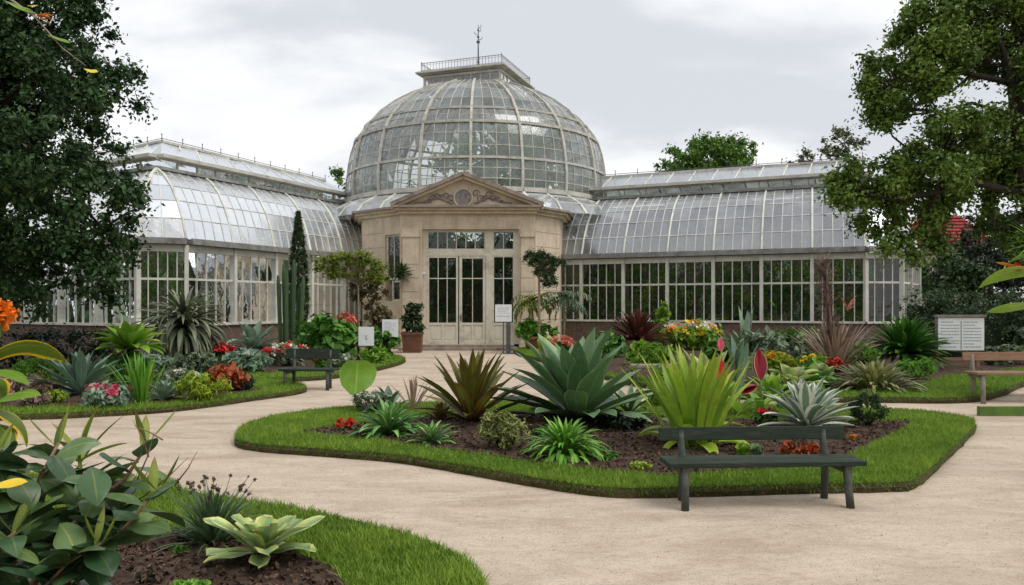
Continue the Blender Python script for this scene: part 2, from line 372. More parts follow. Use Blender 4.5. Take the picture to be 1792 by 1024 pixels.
def bed(outer_px, soil_px, h, nm, dens, bl, chips, rag=.015):
    o = [(p.x, p.y) for p in catmull([G(*q).xy for q in outer_px])]; o = ccw(o)
    s_ = ccw([(p.x, p.y) for p in catmull([G(q[0], q[1], h).xy for q in soil_px])])
    # turf slab: rounded shoulder, ragged cut edge
    n = len(o); vs = []; fs = []; mi = []
    nr = []
    for i in range(n):
        d = Vector(o[(i+1) % n])-Vector(o[i-1]); d.normalize(); nr.append(V(-d.y, d.x))
    for off, z in ((0, 0), (-.01, h*.55), (.025, h*.92), (.07, h)):
        for i in range(n):
            j = random.uniform(-rag, rag) if z < h*.9 else 0
            vs.append((o[i][0]+nr[i].x*(off+j), o[i][1]+nr[i].y*(off+j), z))
    for r_ in range(3):
        for i in range(n):
            k = (i+1) % n; fs.append((r_*n+i, r_*n+k, (r_+1)*n+k, (r_+1)*n+i)); mi.append(1 if r_ < 2 else 0)
    fs.append(tuple(3*n+i for i in range(n))); mi.append(0)
    t = mesh(nm+'_turf', vs, fs, [M['turf'], M['turf_edge']], mi); tag(t, kind='structure')
    me = MB(); me.prism(s_, h*.2, h+.012); so = me.build(nm+'_soil', M['soil']); tag(so, kind='structure')
    # blades
    oa = np.array(o); mn, mx = oa.min(0), oa.max(0)
    mn = np.maximum(mn, [-16, 3]); mx = np.minimum(mx, [18, 30])
    tot = int((mx-mn).prod()*dens)
    P = mn+rng.random((tot, 2))*(mx-mn)
    P = P[inpoly(P, o) & ~inpoly(P, s_)]
    # keep what the view can hold
    P = P[(np.abs(P[:, 0]) < P[:, 1]*.72+.5)]
    n = len(P)
    patch = .5+.5*np.sin(P[:, 0]*2.1+np.sin(P[:, 1]*1.7)*2)*np.sin(P[:, 1]*2.7+1.3)
    fine = .5+.5*np.sin(P[:, 0]*13+np.sin(P[:, 1]*9)*2)*np.sin(P[:, 1]*11+P[:, 0]*5)
    patch = np.clip(.6*patch+.4*fine, 0, 1); hh = bl*(.4+1.1*rng.random(n)**1.5)*(.6+.8*patch); a = rng.random(n)*2*PI; w = .0045+.003*rng.random(n); w *= bl/.05
    lean = rng.normal(size=(n, 2))*.45*hh[:, None]
    b0 = np.c_[P, np.full(n, h-.006)]; sd = np.c_[np.cos(a), np.sin(a), np.zeros(n)]*w[:, None]
    top = b0+np.c_[lean, hh]
    v = np.stack([b0-sd, b0+sd, top], 1)
    lf = np.zeros((n, 3, 3)); lf[:, :, 0] = [0, 1, .5]; lf[:, :, 1] = [0, 0, 1]; lf[:, :, 2] = np.clip(.6*patch+.4*rng.random(n), 0, 1)[:, None]
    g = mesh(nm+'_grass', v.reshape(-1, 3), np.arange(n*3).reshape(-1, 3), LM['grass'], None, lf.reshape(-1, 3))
    tag(g, 'short green grass blades covering the turf border of the '+nm.replace('_', ' '), 'grass', kind='stuff')
    oa2 = np.array(o); nx = np.roll(oa2, -1, 0); sl_ = np.hypot(*(nx-oa2).T); mid_ = (oa2+nx)/2
    ok = (np.abs(mid_[:, 0]) < mid_[:, 1]*.72+.5) & (mid_[:, 1] > 3.2) & (mid_[:, 1] < 26)
    pr = sl_*ok; tot = int(pr.sum()*(900 if bl < .055 else 420)); ii = rng.choice(len(oa2), tot, p=pr/pr.sum()); tt = rng.random(tot)[:, None]
    P2 = oa2[ii]*(1-tt)+nx[ii]*tt; nrm2 = np.array([[v_.x, v_.y] for v_ in nr])[ii]
    P2 = P2+nrm2*rng.uniform(-.005, .06, (tot, 1)); b0 = np.c_[P2, h*rng.uniform(.35, 1.0, tot)]
    sd2 = np.c_[-nrm2[:, 1], nrm2[:, 0], np.zeros(tot)]*.0045*bl/.05
    tp2 = b0+np.c_[-nrm2*rng.uniform(.0, .9, (tot, 1))*bl+rng.normal(size=(tot, 2))*.3*bl, rng.uniform(-.9, .8, tot)*bl]; tp2[:, 2] = np.maximum(tp2[:, 2], .006)
    v = np.stack([b0-sd2, b0+sd2, tp2], 1); lf = np.zeros((tot, 3, 3)); lf[:, :, 0] = [0, 1, .5]; lf[:, :, 1] = [0, 0, 1]; lf[:, :, 2] = rng.random(tot)[:, None]**2*.8
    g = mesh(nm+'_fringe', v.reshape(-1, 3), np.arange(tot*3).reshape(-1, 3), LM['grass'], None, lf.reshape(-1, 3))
    tag(g, 'shaggy grass hanging over the cut turf edge of the '+nm.replace('_', ' '), 'grass', kind='stuff')
    # mulch chips
    sa = np.array(s_); mn, mx = sa.min(0), sa.max(0); mn = np.maximum(mn, [-16, 3])
    P = mn+rng.random((chips*3, 2))*(mx-mn); P = P[inpoly(P, s_)][:chips]; n = len(P)
    q = np.c_[P, np.full(n, h+.02), np.full(n, .02)]
    v, f, lf = leaf_cloud(q, n*2, .045, up=.6, asp=.6)
    v[:, 2] = np.maximum(v[:, 2], h-.01)
    c = mesh(nm+'_mulch', v, f, M['mulch'], None, lf); tag(c, 'brown bark mulch strewn over the soil of the '+nm.replace('_', ' '), 'mulch', kind='stuff')
    return t

mb = MB(); mb.add([(-400,-60,0),(400,-60,0),(400,900,0),(-400,900,0)], [(0,1,2,3)])
tag(mb.build('ground', M['field']), kind='structure')
mb = MB(); mb.add([(-30,-14,.004),(34,-14,.004),(34,45,.004),(-30,45,.004)], [(0,1,2,3)])
tag(mb.build('gravel_path', M['gravel']), kind='structure')

BH = .10
bed([(412,779),(432,754),(500,736),(610,722),(760,714),(950,712),(1200,716),(1420,722),(1590,728),(1690,741),(1706,756),(1690,775),(1640,825),(1602,856),(1560,862),(1400,866),(1250,870),(1100,873),(1000,864),(850,838),(700,812),(550,799),(450,791)],
    [(530,756),(620,744),(780,728),(950,726),(1200,732),(1420,738),(1550,738),(1594,738),(1570,756),(1500,790),(1440,812),(1300,824),(1180,832),(1080,826),(960,812),(830,794),(700,776),(600,764)],
    BH, 'central_bed', 5200, .045, 5200)
bed([(-500,860),(225,853),(330,879),(500,906),(650,940),(760,975),(815,1005),(845,1040),(860,1110),(860,1400),(300,1700),(-900,1700)],
    [(-420,905),(120,905),(250,925),(400,942),(500,965),(585,1000),(610,1060),(600,1300),(200,1600),(-800,1600)],
    .09, 'front_bed', 9000, .05, 5200)
bed([(-600,760),(0,737),(120,733),(300,722),(440,703),(526,690),(531,681),(480,673),(400,669),(150,664),(-600,668)],
    [(-500,730),(0,712),(150,712),(300,704),(400,692),(462,683),(400,677),(200,674),(-500,678)],
    .10, 'left_bed', 1500, .06, 1400)
bed([(-500,668),(100,659),(380,668),(500,669),(590,663),(660,650),(705,637),(700,629),(640,618),(560,612),(200,606),(-500,604)],
    [(-400,652),(100,648),(380,652),(520,650),(620,636),(655,628),(600,618),(500,614),(200,610),(-400,608)],
    .12, 'far_left_bed', 500, .07, 600)
bed([(905,622),(990,645),(1100,675),(1250,696),(1400,704),(1560,706),(1690,706),(1755,694),(1800,676),(1900,668),(2300,664),(2300,596),(1400,592),(1000,600),(915,612)],
    [(950,626),(1000,638),(1110,660),(1250,676),(1400,683),(1560,681),(1600,673),(1640,664),(1700,652),(1900,640),(2250,636),(2250,600),(1400,596),(1000,606)],
    .12, 'right_bed', 900, .06, 1600)
# small stones, bits of grit lying on the path
P = np.c_[rng.uniform(-9, 11, 16000), rng.uniform(3.8, 15, 16000)]
P = P[np.abs(P[:, 0]) < P[:, 1]*.7+.3]; n = len(P)
q = np.c_[P, np.full(n, .006), np.full(n, .003)]
v, f, lf = leaf_cloud(q, n, .009, up=1.2, asp=.9)
v[:, 2] = np.abs(v[:, 2]-.004)+.004
M['grit'] = leaf_mat('grit', (.30,.24,.18), rough=.9, trans=0, var=.45, spec=.15)
tag(mesh('path_grit', v, f, M['grit'], None, lf), 'tiny brown stones and grit scattered over the beige path', 'grit', kind='stuff')

# ------------------------------------------------------------------ the glasshouse
GH = thing('glasshouse', (-1.8, 36, 0), 'large Victorian glasshouse with a round glass dome, stone entrance and two glazed wings', 'glasshouse')
OFF = Vector((1.8, -36, 0))
def part(mb, name, mat, parent=GH, label=None, smooth_=False):
    off = OFF if parent is not None else Vector((0,0,0))
    mb.v = [tuple(Vector(p)+off) for p in mb.v]
    o = mb.build(name, mat, parent, smooth_, label); return o
def pane(mb, a, b, c, d, inset=.0, jit=.012):
    n = (b-a).cross(d-a)
    if n.length < 1e-6: n = (c-a).cross(d-a)
    if n.length < 1e-6: return
    n.normalize(); r = random.random()**1.3
    j = [random.gauss(0, jit) for _ in range(4)]
    vs = [p+n*j[i] for i, p in enumerate((a, b, c, d))]
    mb.add(vs, [(0,1,2,3)], [(0,0,r),(1,0,r),(1,1,r),(0,1,r)])
def lerp(a, b, t): return a+(b-a)*t
def grid_bay(glass, bars, p, cols, w=.035, h=.04, rowbars=True, wr=None, jit=.012):
    """p: list of (left,right) point pairs from bottom to top"""
    for k in range(len(p)-1):
        (a, b), (d, c) = p[k], p[k+1]
        for j in range(cols):
            t0, t1 = j/cols, (j+1)/cols
            pane(glass, lerp(a, b, t0), lerp(a, b, t1), lerp(d, c, t1), lerp(d, c, t0), jit=jit)
        nrm = (b-a).cross(d-a); nrm = nrm.normalized() if nrm.length > 1e-6 else V(0,-1,0)
        for j in range(1, cols): bars.bar(lerp(a, b, j/cols), lerp(d, c, j/cols), w, h, nrm)
        if rowbars and k > 0: bars.bar(a, b, wr or w*.9, h*.9, nrm)
EZ, SZ, TZ, MZ = 3.92, 1.08, 2.62, 6.62            # eaves, sill, transom, top of main slope
RZ = 7.85                                            # ridge of the top lantern
def arch(t):                                         # bowed roof section: offset, height
    o = .45*t+.55*(1-math.cos(t*PI/2)); z = .45*t+.55*math.sin(t*PI/2)
    return o, z
def wing(outer, inner, back, bays, cols, rows=5, lastpost=True):
    """outer/inner/back: matching plan points; bays per segment"""
    n = len(outer); plinth = MB(); sill = MB(); gut = MB(); fl = MB(); hdr = MB(); lg = MB(); rbm = MB()
    for i in range(n-1):
        A, B = outer[i], outer[i+1]; Ai, Bi = inner[i], inner[i+1]; d = (B-A).normalized(); nm = V(d.y, -d.x)
        if nm.y > 0 and abs(nm.y) > .3: nm = -nm
        nm3 = V(nm.x, nm.y, 0)
        plinth.bar(V(A.x, A.y, SZ/2)-nm3*.1, V(B.x, B.y, SZ/2)-nm3*.1, .3, SZ, (0,0,1))
        sill.bar(V(A.x, A.y, SZ+.04)+nm3*.02, V(B.x, B.y, SZ+.04)+nm3*.02, .22, .08)
        # header, gutter
        hdr.bar(V(A.x, A.y, EZ-.30), V(B.x, B.y, EZ-.30), .12, .22)
        gut.bar(V(A.x, A.y, EZ-.10)+nm3*.14, V(B.x, B.y, EZ-.10)+nm3*.14, .34, .13)
        gut.bar(V(A.x, A.y, EZ-.005)+nm3*.24, V(B.x, B.y, EZ-.005)+nm3*.24, .08, .07)
        nb = bays[i]; cc = cols[i]
        for k in range(nb):
            a, b = lerp(A, B, k/nb), lerp(A, B, (k+1)/nb); ai, bi = lerp(Ai, Bi, k/nb), lerp(Ai, Bi, (k+1)/nb)
            a3, b3 = V(a.x, a.y, 0), V(b.x, b.y, 0)
            # wall window
            g = MB(); br = MB()
            Z = [SZ+.08, TZ, EZ-.41]
            grid_bay(g, br, [(a3+V(0,0,z), b3+V(0,0,z)) for z in Z], cc, .036, .06, True, .075, .006)
            br.bar(a3+V(0,0,TZ+.0), b3+V(0,0,TZ), .05, .07)
            w = part(br, 'window', M['frame']); go = part(g, 'pane', M['g_win'], GH); go.parent = w
            p = MB(); p.bar(a3+V(0,0,SZ+.08)+nm3*.03, a3+V(0,0,EZ-.19)+nm3*.03, .13, .16, nm3)
            part(p, 'post', M['frame'])
            if k == nb-1 and lastpost:
                p = MB(); p.bar(b3+V(0,0,SZ+.08)+nm3*.03, b3+V(0,0,EZ-.19)+nm3*.03, .13, .16, nm3); part(p, 'post', M['frame'])
            # bowed roof
            g = MB(); br = MB(); rows_p = []
            for r_ in range(rows+1):
                o, z = arch(r_/rows)
                zz = EZ+.02+(MZ-EZ)*z
                q0, q1 = lerp(a, ai, o), lerp(b, bi, o)
                rows_p.append((V(q0.x, q0.y, zz), V(q1.x, q1.y, zz)))
            grid_bay(g, br, rows_p, cc if (ai-bi).length > .3 else 2, .028, .04, True, .03, .005)
            w = part(br, 'roof_glazing', M['bars']); go = part(g, 'glass', M['g_roof'], GH); go.parent = w
            rb = MB(); pts = [x[0] for x in rows_p]
            wide = .12 if (k == 0 and nb > 1) else .065
            for x, y in zip(pts, pts[1:]): rb.bar(x+V(0,0,.015), y+V(0,0,.015), wide, .09, (0,-.5,1))
            part(rb, 'roof_rib', M['frame'])
            if k == nb-1 and lastpost:
                rb = MB(); pts = [x[1] for x in rows_p]
                for x, y in zip(pts, pts[1:]): rb.bar(x+V(0,0,.015), y+V(0,0,.015), .13, .09, (0,-.5,1))
                part(rb, 'roof_rib', M['frame'])
        # top lantern: low clerestory, gutter, sloped glass, ridge
        Am, Bm = inner[i], inner[i+1]; Ab, Bb = back[i], back[i+1]
        if (Am-Bm).length > .3:
            L_ = (Am-Bm).length; nn = max(2, round(L_/.95))
            g = MB(); br = MB(); u = [(V(p_.x, p_.y, z), V(q_.x, q_.y, z)) for p_, q_, z in ((Am, Bm, MZ+.10), (Am, Bm, MZ+.42))]
            grid_bay(g, br, u, nn, .06, .06)
            for z in (MZ+.12, MZ+.40): br.bar(V(Am.x, Am.y, z), V(Bm.x, Bm.y, z), .06, .05)
            w = part(br, 'clerestory', M['rib']); go = part(g, 'glass', M['g_win'], GH); go.parent = w
            g = MB(); br = MB(); r0, r1 = lerp(Am, Ab, .34), lerp(Bm, Bb, .34)
            e0, e1 = Am+nm*.2, Bm+nm*.2
            grid_bay(g, br, [(V(e0.x, e0.y, MZ+.56), V(e1.x, e1.y, MZ+.56)), (V(r0.x, r0.y, RZ), V(r1.x, r1.y, RZ))], nn, .05, .05)
            w = part(br, 'lantern_roof', M['frame']); go = part(g, 'glass', M['g_roof'], GH); go.parent = w
            lg.bar(V(Am.x, Am.y, MZ+.05)+nm3*.06, V(Bm.x, Bm.y, MZ+.05)+nm3*.06, .30, .11)
            lg2 = MB(); lg2.bar(V(Am.x, Am.y, MZ+.49)+nm3*.16, V(Bm.x, Bm.y, MZ+.49)+nm3*.16, .34, .12); part(lg2, 'upper_gutter', M['rib'])
            rbm.bar(V(r0.x, r0.y, RZ+.02), V(r1.x, r1.y, RZ+.02), .12, .09); part(rbm, 'ridge_beam', M['rib']); part(lg, 'roof_ledge', M['gutter'])
            # ridge rail with finials
            rl = MB(); cnt = max(2, round(L_/1.1))
            rl.tube([V(r0.x, r0.y, RZ+.13), V(r1.x, r1.y, RZ+.13)], .013, 5)
            for j in range(cnt+1):
                q = lerp(r0, r1, j/cnt); q3 = V(q.x, q.y, RZ); rl.tube([q3, q3+V(0,0,.28)], [.02, .012], 5); rl.lathe(q3+V(0,0,.28), [(0,-.04),(.03,0),(0,.05)], 6)
            part(rl, 'ridge_rail', M['iron'])
            # back slope, down to a back wall
            g = MB(); br = MB(); c0, c1 = Ab, Bb
            grid_bay(g, br, [(V(r0.x, r0.y, RZ), V(r1.x, r1.y, RZ)), (V(c0.x, c0.y, MZ+.1), V(c1.x, c1.y, MZ+.1))], nn, .06, .05)
            w = part(br, 'rear_glazing', M['bars']); go = part(g, 'glass', M['g_roof'], GH); go.parent = w
            bw = MB(); bw.bar(V(c0.x, c0.y, MZ/2+.03), V(c1.x, c1.y, MZ/2+.03), .2, MZ+.06); part(bw, 'rear_wall', M['brick'])
        fl.add([V(A.x, A.y, .03), V(B.x, B.y, .03), V(Bb.x, Bb.y, .03), V(Ab.x, Ab.y, .03)], [(0,1,2,3)])
    part(plinth, 'plinth', M['brick']); part(sill, 'sill', M['frame']); part(gut, 'gutter', M['gutter']); part(hdr, 'eaves_beam', M['frame']); part(fl, 'indoor_floor', M['floor'])
v2 = lambda x, y: Vector((x, y))
# left wing
u = v2(.414, .91); nL = v2(-.91, .414); B0 = v2(-10.7, 26.3); C0 = v2(-12.0, 25.7); vL = v2(-.85, .53)
A0 = B0+u*10.6; Mi = v2(-12.7, 28.6); D0 = C0+vL*9; Ai = Mi+u*11.2; Di = Mi+vL*8.6
nD = v2(.53, .85)
Mb = Mi+nL*2.6+nD*2.6+v2(0,.2); Ab = Ai+nL*3.6; Db = Di+nD*3.6
wing([A0, B0], [Ai, Mi+v2(0,0)], [Ab, Mb], [5], [5], lastpost=False)
wing([B0, C0], [Mi, Mi], [Mb, Mb], [1], [5], lastpost=False)
wing([C0, D0], [Mi, Di], [Mb, Db], [4], [5])
m = MB(); m.bar(V(D0.x, D0.y, EZ/2), V(Db.x, Db.y, EZ/2), .2, EZ-.1); part(m, 'end_wall', M['brick'])
# right wing
r_ = v2(.912, -.41); nR = v2(.41, .912); EA = v2(1.3, 35.12); EB = EA+r_*13.0; EC = EB+v2(1.45, .25); ED = EC+v2(.9,1.2)*2.2
ia = EA+nR*2.75; ib = EB+nR*2.75+r_*-.2
Eb = EB+nR*7.0; 
wing([EA, EB], [ia, ib], [EA+nR*6.4, EB+nR*6.4], [7], [5], lastpost=False)
wing([EB, EC], [ib, ib], [EB+nR*6.4, EB+nR*6.4], [1], [4], lastpost=False)
wing([EC, ED], [ib, ib+v2(1.2,2.0)], [EB+nR*6.4, ib+v2(1.6,4.0)], [2], [4])

m = MB(); q0 = ED; q1 = EB+nR*6.4; m.bar(V(q0.x+.1, q0.y+.4, EZ/2), V(q1.x, q1.y, EZ/2), .2, EZ-.1); part(m, 'end_wall', M['brick'])
# rotunda ----------------------------------------------------------------
DC = V(-1.76, 40.5, 0)
prof = [(6.42,6.75),(6.46,7.2),(6.46,7.65),(6.40,8.1),(6.33,8.65),(6.22,9.2),(6.05,9.72),(5.86,10.08),(5.6,10.42),(5.1,11.0),(4.35,11.58),(3.5,12.08),(2.55,12.48)]
NS = 18
def dp(r, a, z): return DC+V(r*math.sin(a), -r*math.cos(a), z)
for s_ in range(NS):
    a0, a1 = 2*PI*s_/NS, 2*PI*(s_+1)/NS
    g = MB(); br = MB(); cols = 4
    for k in range(len(prof)-1):
        (r0, z0), (r1, z1) = prof[k], prof[k+1]
        for j in range(cols):
            b0, b1 = lerp(a0, a1, j/cols), lerp(a0, a1, (j+1)/cols)
            pane(g, dp(r0, b0, z0), dp(r0, b1, z0), dp(r1, b1, z1), dp(r1, b0, z1), jit=.009)
            if j: br.bar(dp(r0, b0, z0), dp(r1, b0, z1), .028, .04, dp(1, b0, 0)-DC)
            if k and k not in (3, 6, 8): br.bar(dp(r0, b0, z0), dp(r0, b1, z0), .028, .035, (0,0,1))
    w = part(br, 'dome_glazing', M['rib']); go = part(g, 'glass', M['g_dome'], GH); go.parent = w
    rb = MB()
    for k in range(len(prof)-1):
        (r0, z0), (r1, z1) = prof[k], prof[k+1]
        rb.bar(dp(r0+.03, a0, z0), dp(r1+.03, a0, z1), .11, .12, dp(1, a0, 0)-DC)
    part(rb, 'dome_rib', M['rib'])
for k, w_, h_ in ((0, .30, .2), (3, .12, .10), (6, .15, .12), (8, .12, .10)):
    rg = MB(); r0, z0 = prof[k]; q = 36
    for j in range(q): rg.bar(dp(r0+.03, 2*PI*j/q, z0), dp(r0+.03, 2*PI*(j+1)/q, z0), w_, h_)
    part(rg, 'dome_ring', M['rib'])
# glazed skirt roof below the dome
g = MB(); br = MB(); q = 36
for j in range(q):
    a0, a1 = 2*PI*j/q, 2*PI*(j+1)/q
    sk = [(7.75, 5.72), (7.35, 6.2), (6.75, 6.52), (6.5, 6.66)]
    for (r0, z0), (r1, z1) in zip(sk, sk[1:]):
        pane(g, dp(r0, a0, z0), dp(r0, a1, z0), dp(r1, a1, z1), dp(r1, a0, z1))
        br.bar(dp(r0, a0, z0), dp(r1, a0, z1), .07 if j % 2 else .12, .07, dp(1, a0, .5)-DC)
        br.bar(dp(r1, a0, z1), dp(r1, a1, z1), .04, .05)
w = part(br, 'skirt_roof', M['frame']); go = part(g, 'glass', M['g_roof'], GH); go.parent = w
# square lantern and balcony on top, turned as in the photo
th = R(-25.2); lc = DC
def sq(hs, z, k): 
    a = th+PI/2*k; return lc+V(hs*math.sqrt(2)*math.sin(-a), -hs*math.sqrt(2)*math.cos(a), z)
LN = MB(); g = MB(); 
for k in range(4):
    a, b = sq(1.98, 12.42, k), sq(1.98, 12.42, k+1); up = V(0,0,.58)
    nrm = ((a+b)/2-lc); nrm.z = 0; nrm.normalize()
    for j in range(9):
        p = lerp(a, b, j/8); LN.bar(p, p+up, .10 if j in (0, 8) else .06, .08, nrm)
        if j < 8: pane(g, lerp(a, b, j/8), lerp(a, b, (j+1)/8), lerp(a, b, (j+1)/8)+up, lerp(a, b, j/8)+up)
    LN.bar(a+V(0,0,.04), b+V(0,0,.04), .26, .1); LN.bar(a+V(0,0,.52), b+V(0,0,.52), .14, .12)
lw = part(LN, 'lantern', M['rib']); go = part(g, 'glass', M['g_dome'], GH); go.parent = lw
SLB = MB()
for hs, z, h in ((2.1, 13.03, .06), (2.32, 13.09, .07), (2.24, 13.15, .05)):
    SLB.prism(ccw([(sq(hs, 0, k).x, sq(hs, 0, k).y) for k in range(4)]), z, z+h)
part(SLB, 'balcony_floor', M['rib'])
CB = MB()
for hs, z, h in ((2.16, 12.30, .07), (2.08, 12.37, .07)): CB.prism(ccw([(sq(hs, 0, k).x, sq(hs, 0, k).y) for k in range(4)]), z, z+h)
part(CB, 'crown_base', M['rib'])
RL = MB()
for k in range(4):
    a, b = sq(2.1, 13.2, k), sq(2.1, 13.2, k+1)
    RL.tube([a+V(0,0,.42), b+V(0,0,.42)], .018, 5); RL.tube([a+V(0,0,.07), b+V(0,0,.07)], .012, 5); RL.tube([a+V(0,0,.33), b+V(0,0,.33)], .008, 4)
    for j in range(26):
        p = lerp(a, b, j/26); RL.tube([p, p+V(0,0,.42 if j else .5)], .014 if j else .025, 4)
part(RL, 'balcony_railing', M['gutter'])
SP = MB(); c = DC+V(0.05,0,13.2)
SP.tube([c, c+V(0,0,1.4), c+V(0,0,2.75)], [.05, .035, .015], 7)
for z, r in ((.9,.07),(1.9,.10),(2.15,.07),(2.5,.06)): SP.lathe(c+V(0,0,z), [(0,-r),(r*.8,-r*.5),(r,0),(r*.8,r*.5),(0,r)], 8)
for k, (z, s) in enumerate(((2.0,.22),(2.25,-.2),(2.6,.16),(2.4,.14))):
    SP.tube([c+V(0,0,z), c+V(s*.6,.0,z+.02), c+V(s,0,z+.12), c+V(s*.7,0,z+.18)], [.018,.016,.014,.008], 5)
part(SP, 'spire', M['iron'])
# lower drum (indoor wall of the rotunda): low stone ring at the back
dr = MB()
for j in range(6, 31):
    dr.bar(dp(7.4, 2*PI*j/36, 2.8), dp(7.4, 2*PI*(j+1)/36, 2.8), .4, 5.6)
part(dr, 'drum_wall', M['brick'])
fl = MB(); fl.add([dp(7.4, 2*PI*j/36, .035) for j in range(36)]+[], [tuple(range(36))]); part(fl, 'rotunda_floor', M['floor'])

# stone entrance ---------------------------------------------------------
YF = 32.0; S = YF/F
def X(px): return (px-CX)*S
def Z(py): return CH+(HY-py)*S
st = MB()
xl, xr = X(700), X(937)
# portico front: piers, lintel and frieze around the door opening
ox0, ox1, oz1 = X(739), X(908), Z(401)
st.bx((xl, YF, 0), (ox0, YF+.7, oz1)); st.bx((ox1, YF, 0), (xr, YF+.7, oz1))
st.bx((xl, YF+.001, oz1), (xr, YF+.7, Z(371)))
# pilasters, capitals, bases
for a, b in ((X(705), X(733)), (X(912), X(933))):
    pil = MB()
    pil.bx((a, YF-.09, .32), (b, YF-.002, oz1-.32)); pil.bx((a-.05, YF-.13, 0.0), (b+.05, YF-.002, .32))
    pil.bx((a-.05, YF-.14, oz1-.32), (b+.05, YF-.002, oz1-.20)); pil.bx((a-.02, YF-.11, oz1-.20), (b+.02, YF-.002, oz1+.0))
    for z in (1.2, 1.75, 2.3, 2.85, 3.4): pil.bx((a-.006, YF-.096, z), (b+.006, YF-.092, z+.02), mi=1)
    part(pil, 'pilaster', [M['stone'], M['stone_dark']])
# chamfered side walls of the octagon
def wallseg(mb, p, q, z0, z1, t=.35, hole=None):
    p, q = Vector(p), Vector(q); d = (q-p).normalized(); ln = (q-p).length; nin = V(-d.y, d.x)
    def seg(s0, s1, za, zb):
        a = p+d*s0+nin*t/2; b = p+d*s1+nin*t/2; mb.bar(V(a.x, a.y, (za+zb)/2), V(b.x, b.y, (za+zb)/2), t, zb-za)
    if hole:
        s0, s1, h0, h1 = hole; seg(0, s0, z0, z1); seg(s1, ln, z0, z1); seg(s0, s1, z0, h0); seg(s0, s1, h1, z1)
    else: seg(0, ln, z0, z1)
zt = Z(373)
PL1, PL2 = (-6.35, 34.0), (xl, YF+.25); PR2, PR1 = (xr, YF+.25), (2.0, 33.7)
ll = math.hypot(PL1[0]-PL2[0], PL1[1]-PL2[1])
wallseg(st, PL1, PL2, 0, zt, .4, (ll*.60, ll*.97, Z(527), Z(408)))
wallseg(st, PR2, PR1, 0, zt, .4)
wallseg(st, (-7.0, 37.0), PL1, 0, zt, .4); wallseg(st, PR1, (2.5, 37.0), 0, zt, .4)
# course joints as thin recessed-looking darker string lines
for z in [Z(y) for y in (404, 430, 456, 482, 508, 534, 560)]:
    for a, b in ((PL1, PL2), (PR2, PR1)):
        pa, pb = Vector(a), Vector(b); d = (pb-pa).normalized(); nout = V(d.y, -d.x)
        lim = .58 if a == PL1 else 1
        pb2 = pa+(pb-pa)*lim
        st.bar(V(pa.x+nout.x*.002, pa.y+nout.y*.002, z), V(pb2.x+nout.x*.002, pb2.y+nout.y*.002, z), .006, .018, mi=1)
so = part(st, 'stone_wall', [M['stone'], M['stone_dark']])
# cornice around
cn = MB()
for dz, hh, ov, mi in ((-.04, .12, .10, 0), (.08, .10, .26, 0), (.18, .09, .40, 1)):
    z = zt+dz+hh/2
    pts = [(-7.0, 37.0), PL1, (xl-.02, YF+.23)]; 
    for chain, sgn in (([(-7.0,37.0), PL1, (xl+.1, YF+.2)], 1), ([(xr-.1, YF+.2), PR1, (2.5, 37.0)], 1)):
        for a, b in zip(chain, chain[1:]):
            pa, pb = Vector(a), Vector(b); d = (pb-pa).normalized(); no = V(d.y, -d.x)*(ov/2)
            ext = d*ov*.35
            a3 = V(pa.x+no.x-ext.x, pa.y+no.y-ext.y, z); b3 = V(pb.x+no.x+ext.x, pb.y+no.y+ext.y, z)
            cn.bar(a3, b3, ov+.1, hh, mi=mi)
    cn.bx((xl-ov*.6, YF-ov-.1, z-hh/2+.004), (xr+ov*.6, YF+.1, z+hh/2+.004), mi=mi)
part(cn, 'cornice', [M['stone'], M['stone_dark']])
# pediment
zb = zt+.28; xc = X(811); zap = Z(304); hw0 = xc-xl+.28; hw1 = xr-xc+.28
pd = MB()
pd.add([V(xl-.1, YF-.02, zb), V(xr+.1, YF-.02, zb), V(xc, YF-.02, zap-.12), V(xl-.1, YF+1.6, zb), V(xr+.1, YF+1.6, zb), V(xc, YF+1.6, zap-.12)], [(0,1,2),(5,4,3),(0,2,5,3),(1,4,5,2)])
for ex, sx in ((xl-.32, -1), (xr+.32, 1)):
    for off, w_, h_, mi in ((0, .50, .14, 1), (-.13, .36, .12, 0)):
        pd.bar(V(ex, YF-.2 if off == 0 else YF-.13, zb+.03+off), V(xc, YF-.2 if off == 0 else YF-.13, zap+off-.04), w_, h_, mi=mi)
ped = part(pd, 'pediment', [M['stone'], M['stone_dark']])
md = MB(); mc = V(xc, YF-.03, Z(347))
def disc(mb, c, r, d, n=28, mi=0):
    vs = []
    for yy in (0, -d):
        for k in range(n): vs.append(c+V(r*math.cos(2*PI*k/n), yy, r*1.02*math.sin(2*PI*k/n)))
    mb.add(vs, [tuple(range(n, 2*n))]+[(k, (k+1) % n, n+(k+1) % n, n+k) for k in range(n)], mi=mi)
disc(md, mc, .40, .06, mi=0); disc(md, mc, .33, .09, mi=1)
ring = [mc+V(.365*math.cos(t), -.09, .37*math.sin(t)) for t in np.linspace(0, 2*PI, 25)]
md.tube(ring, .035, 6, mi=0)
o = part(md, 'medallion', [M['stone'], M['carving']], ped)
random.seed(3)
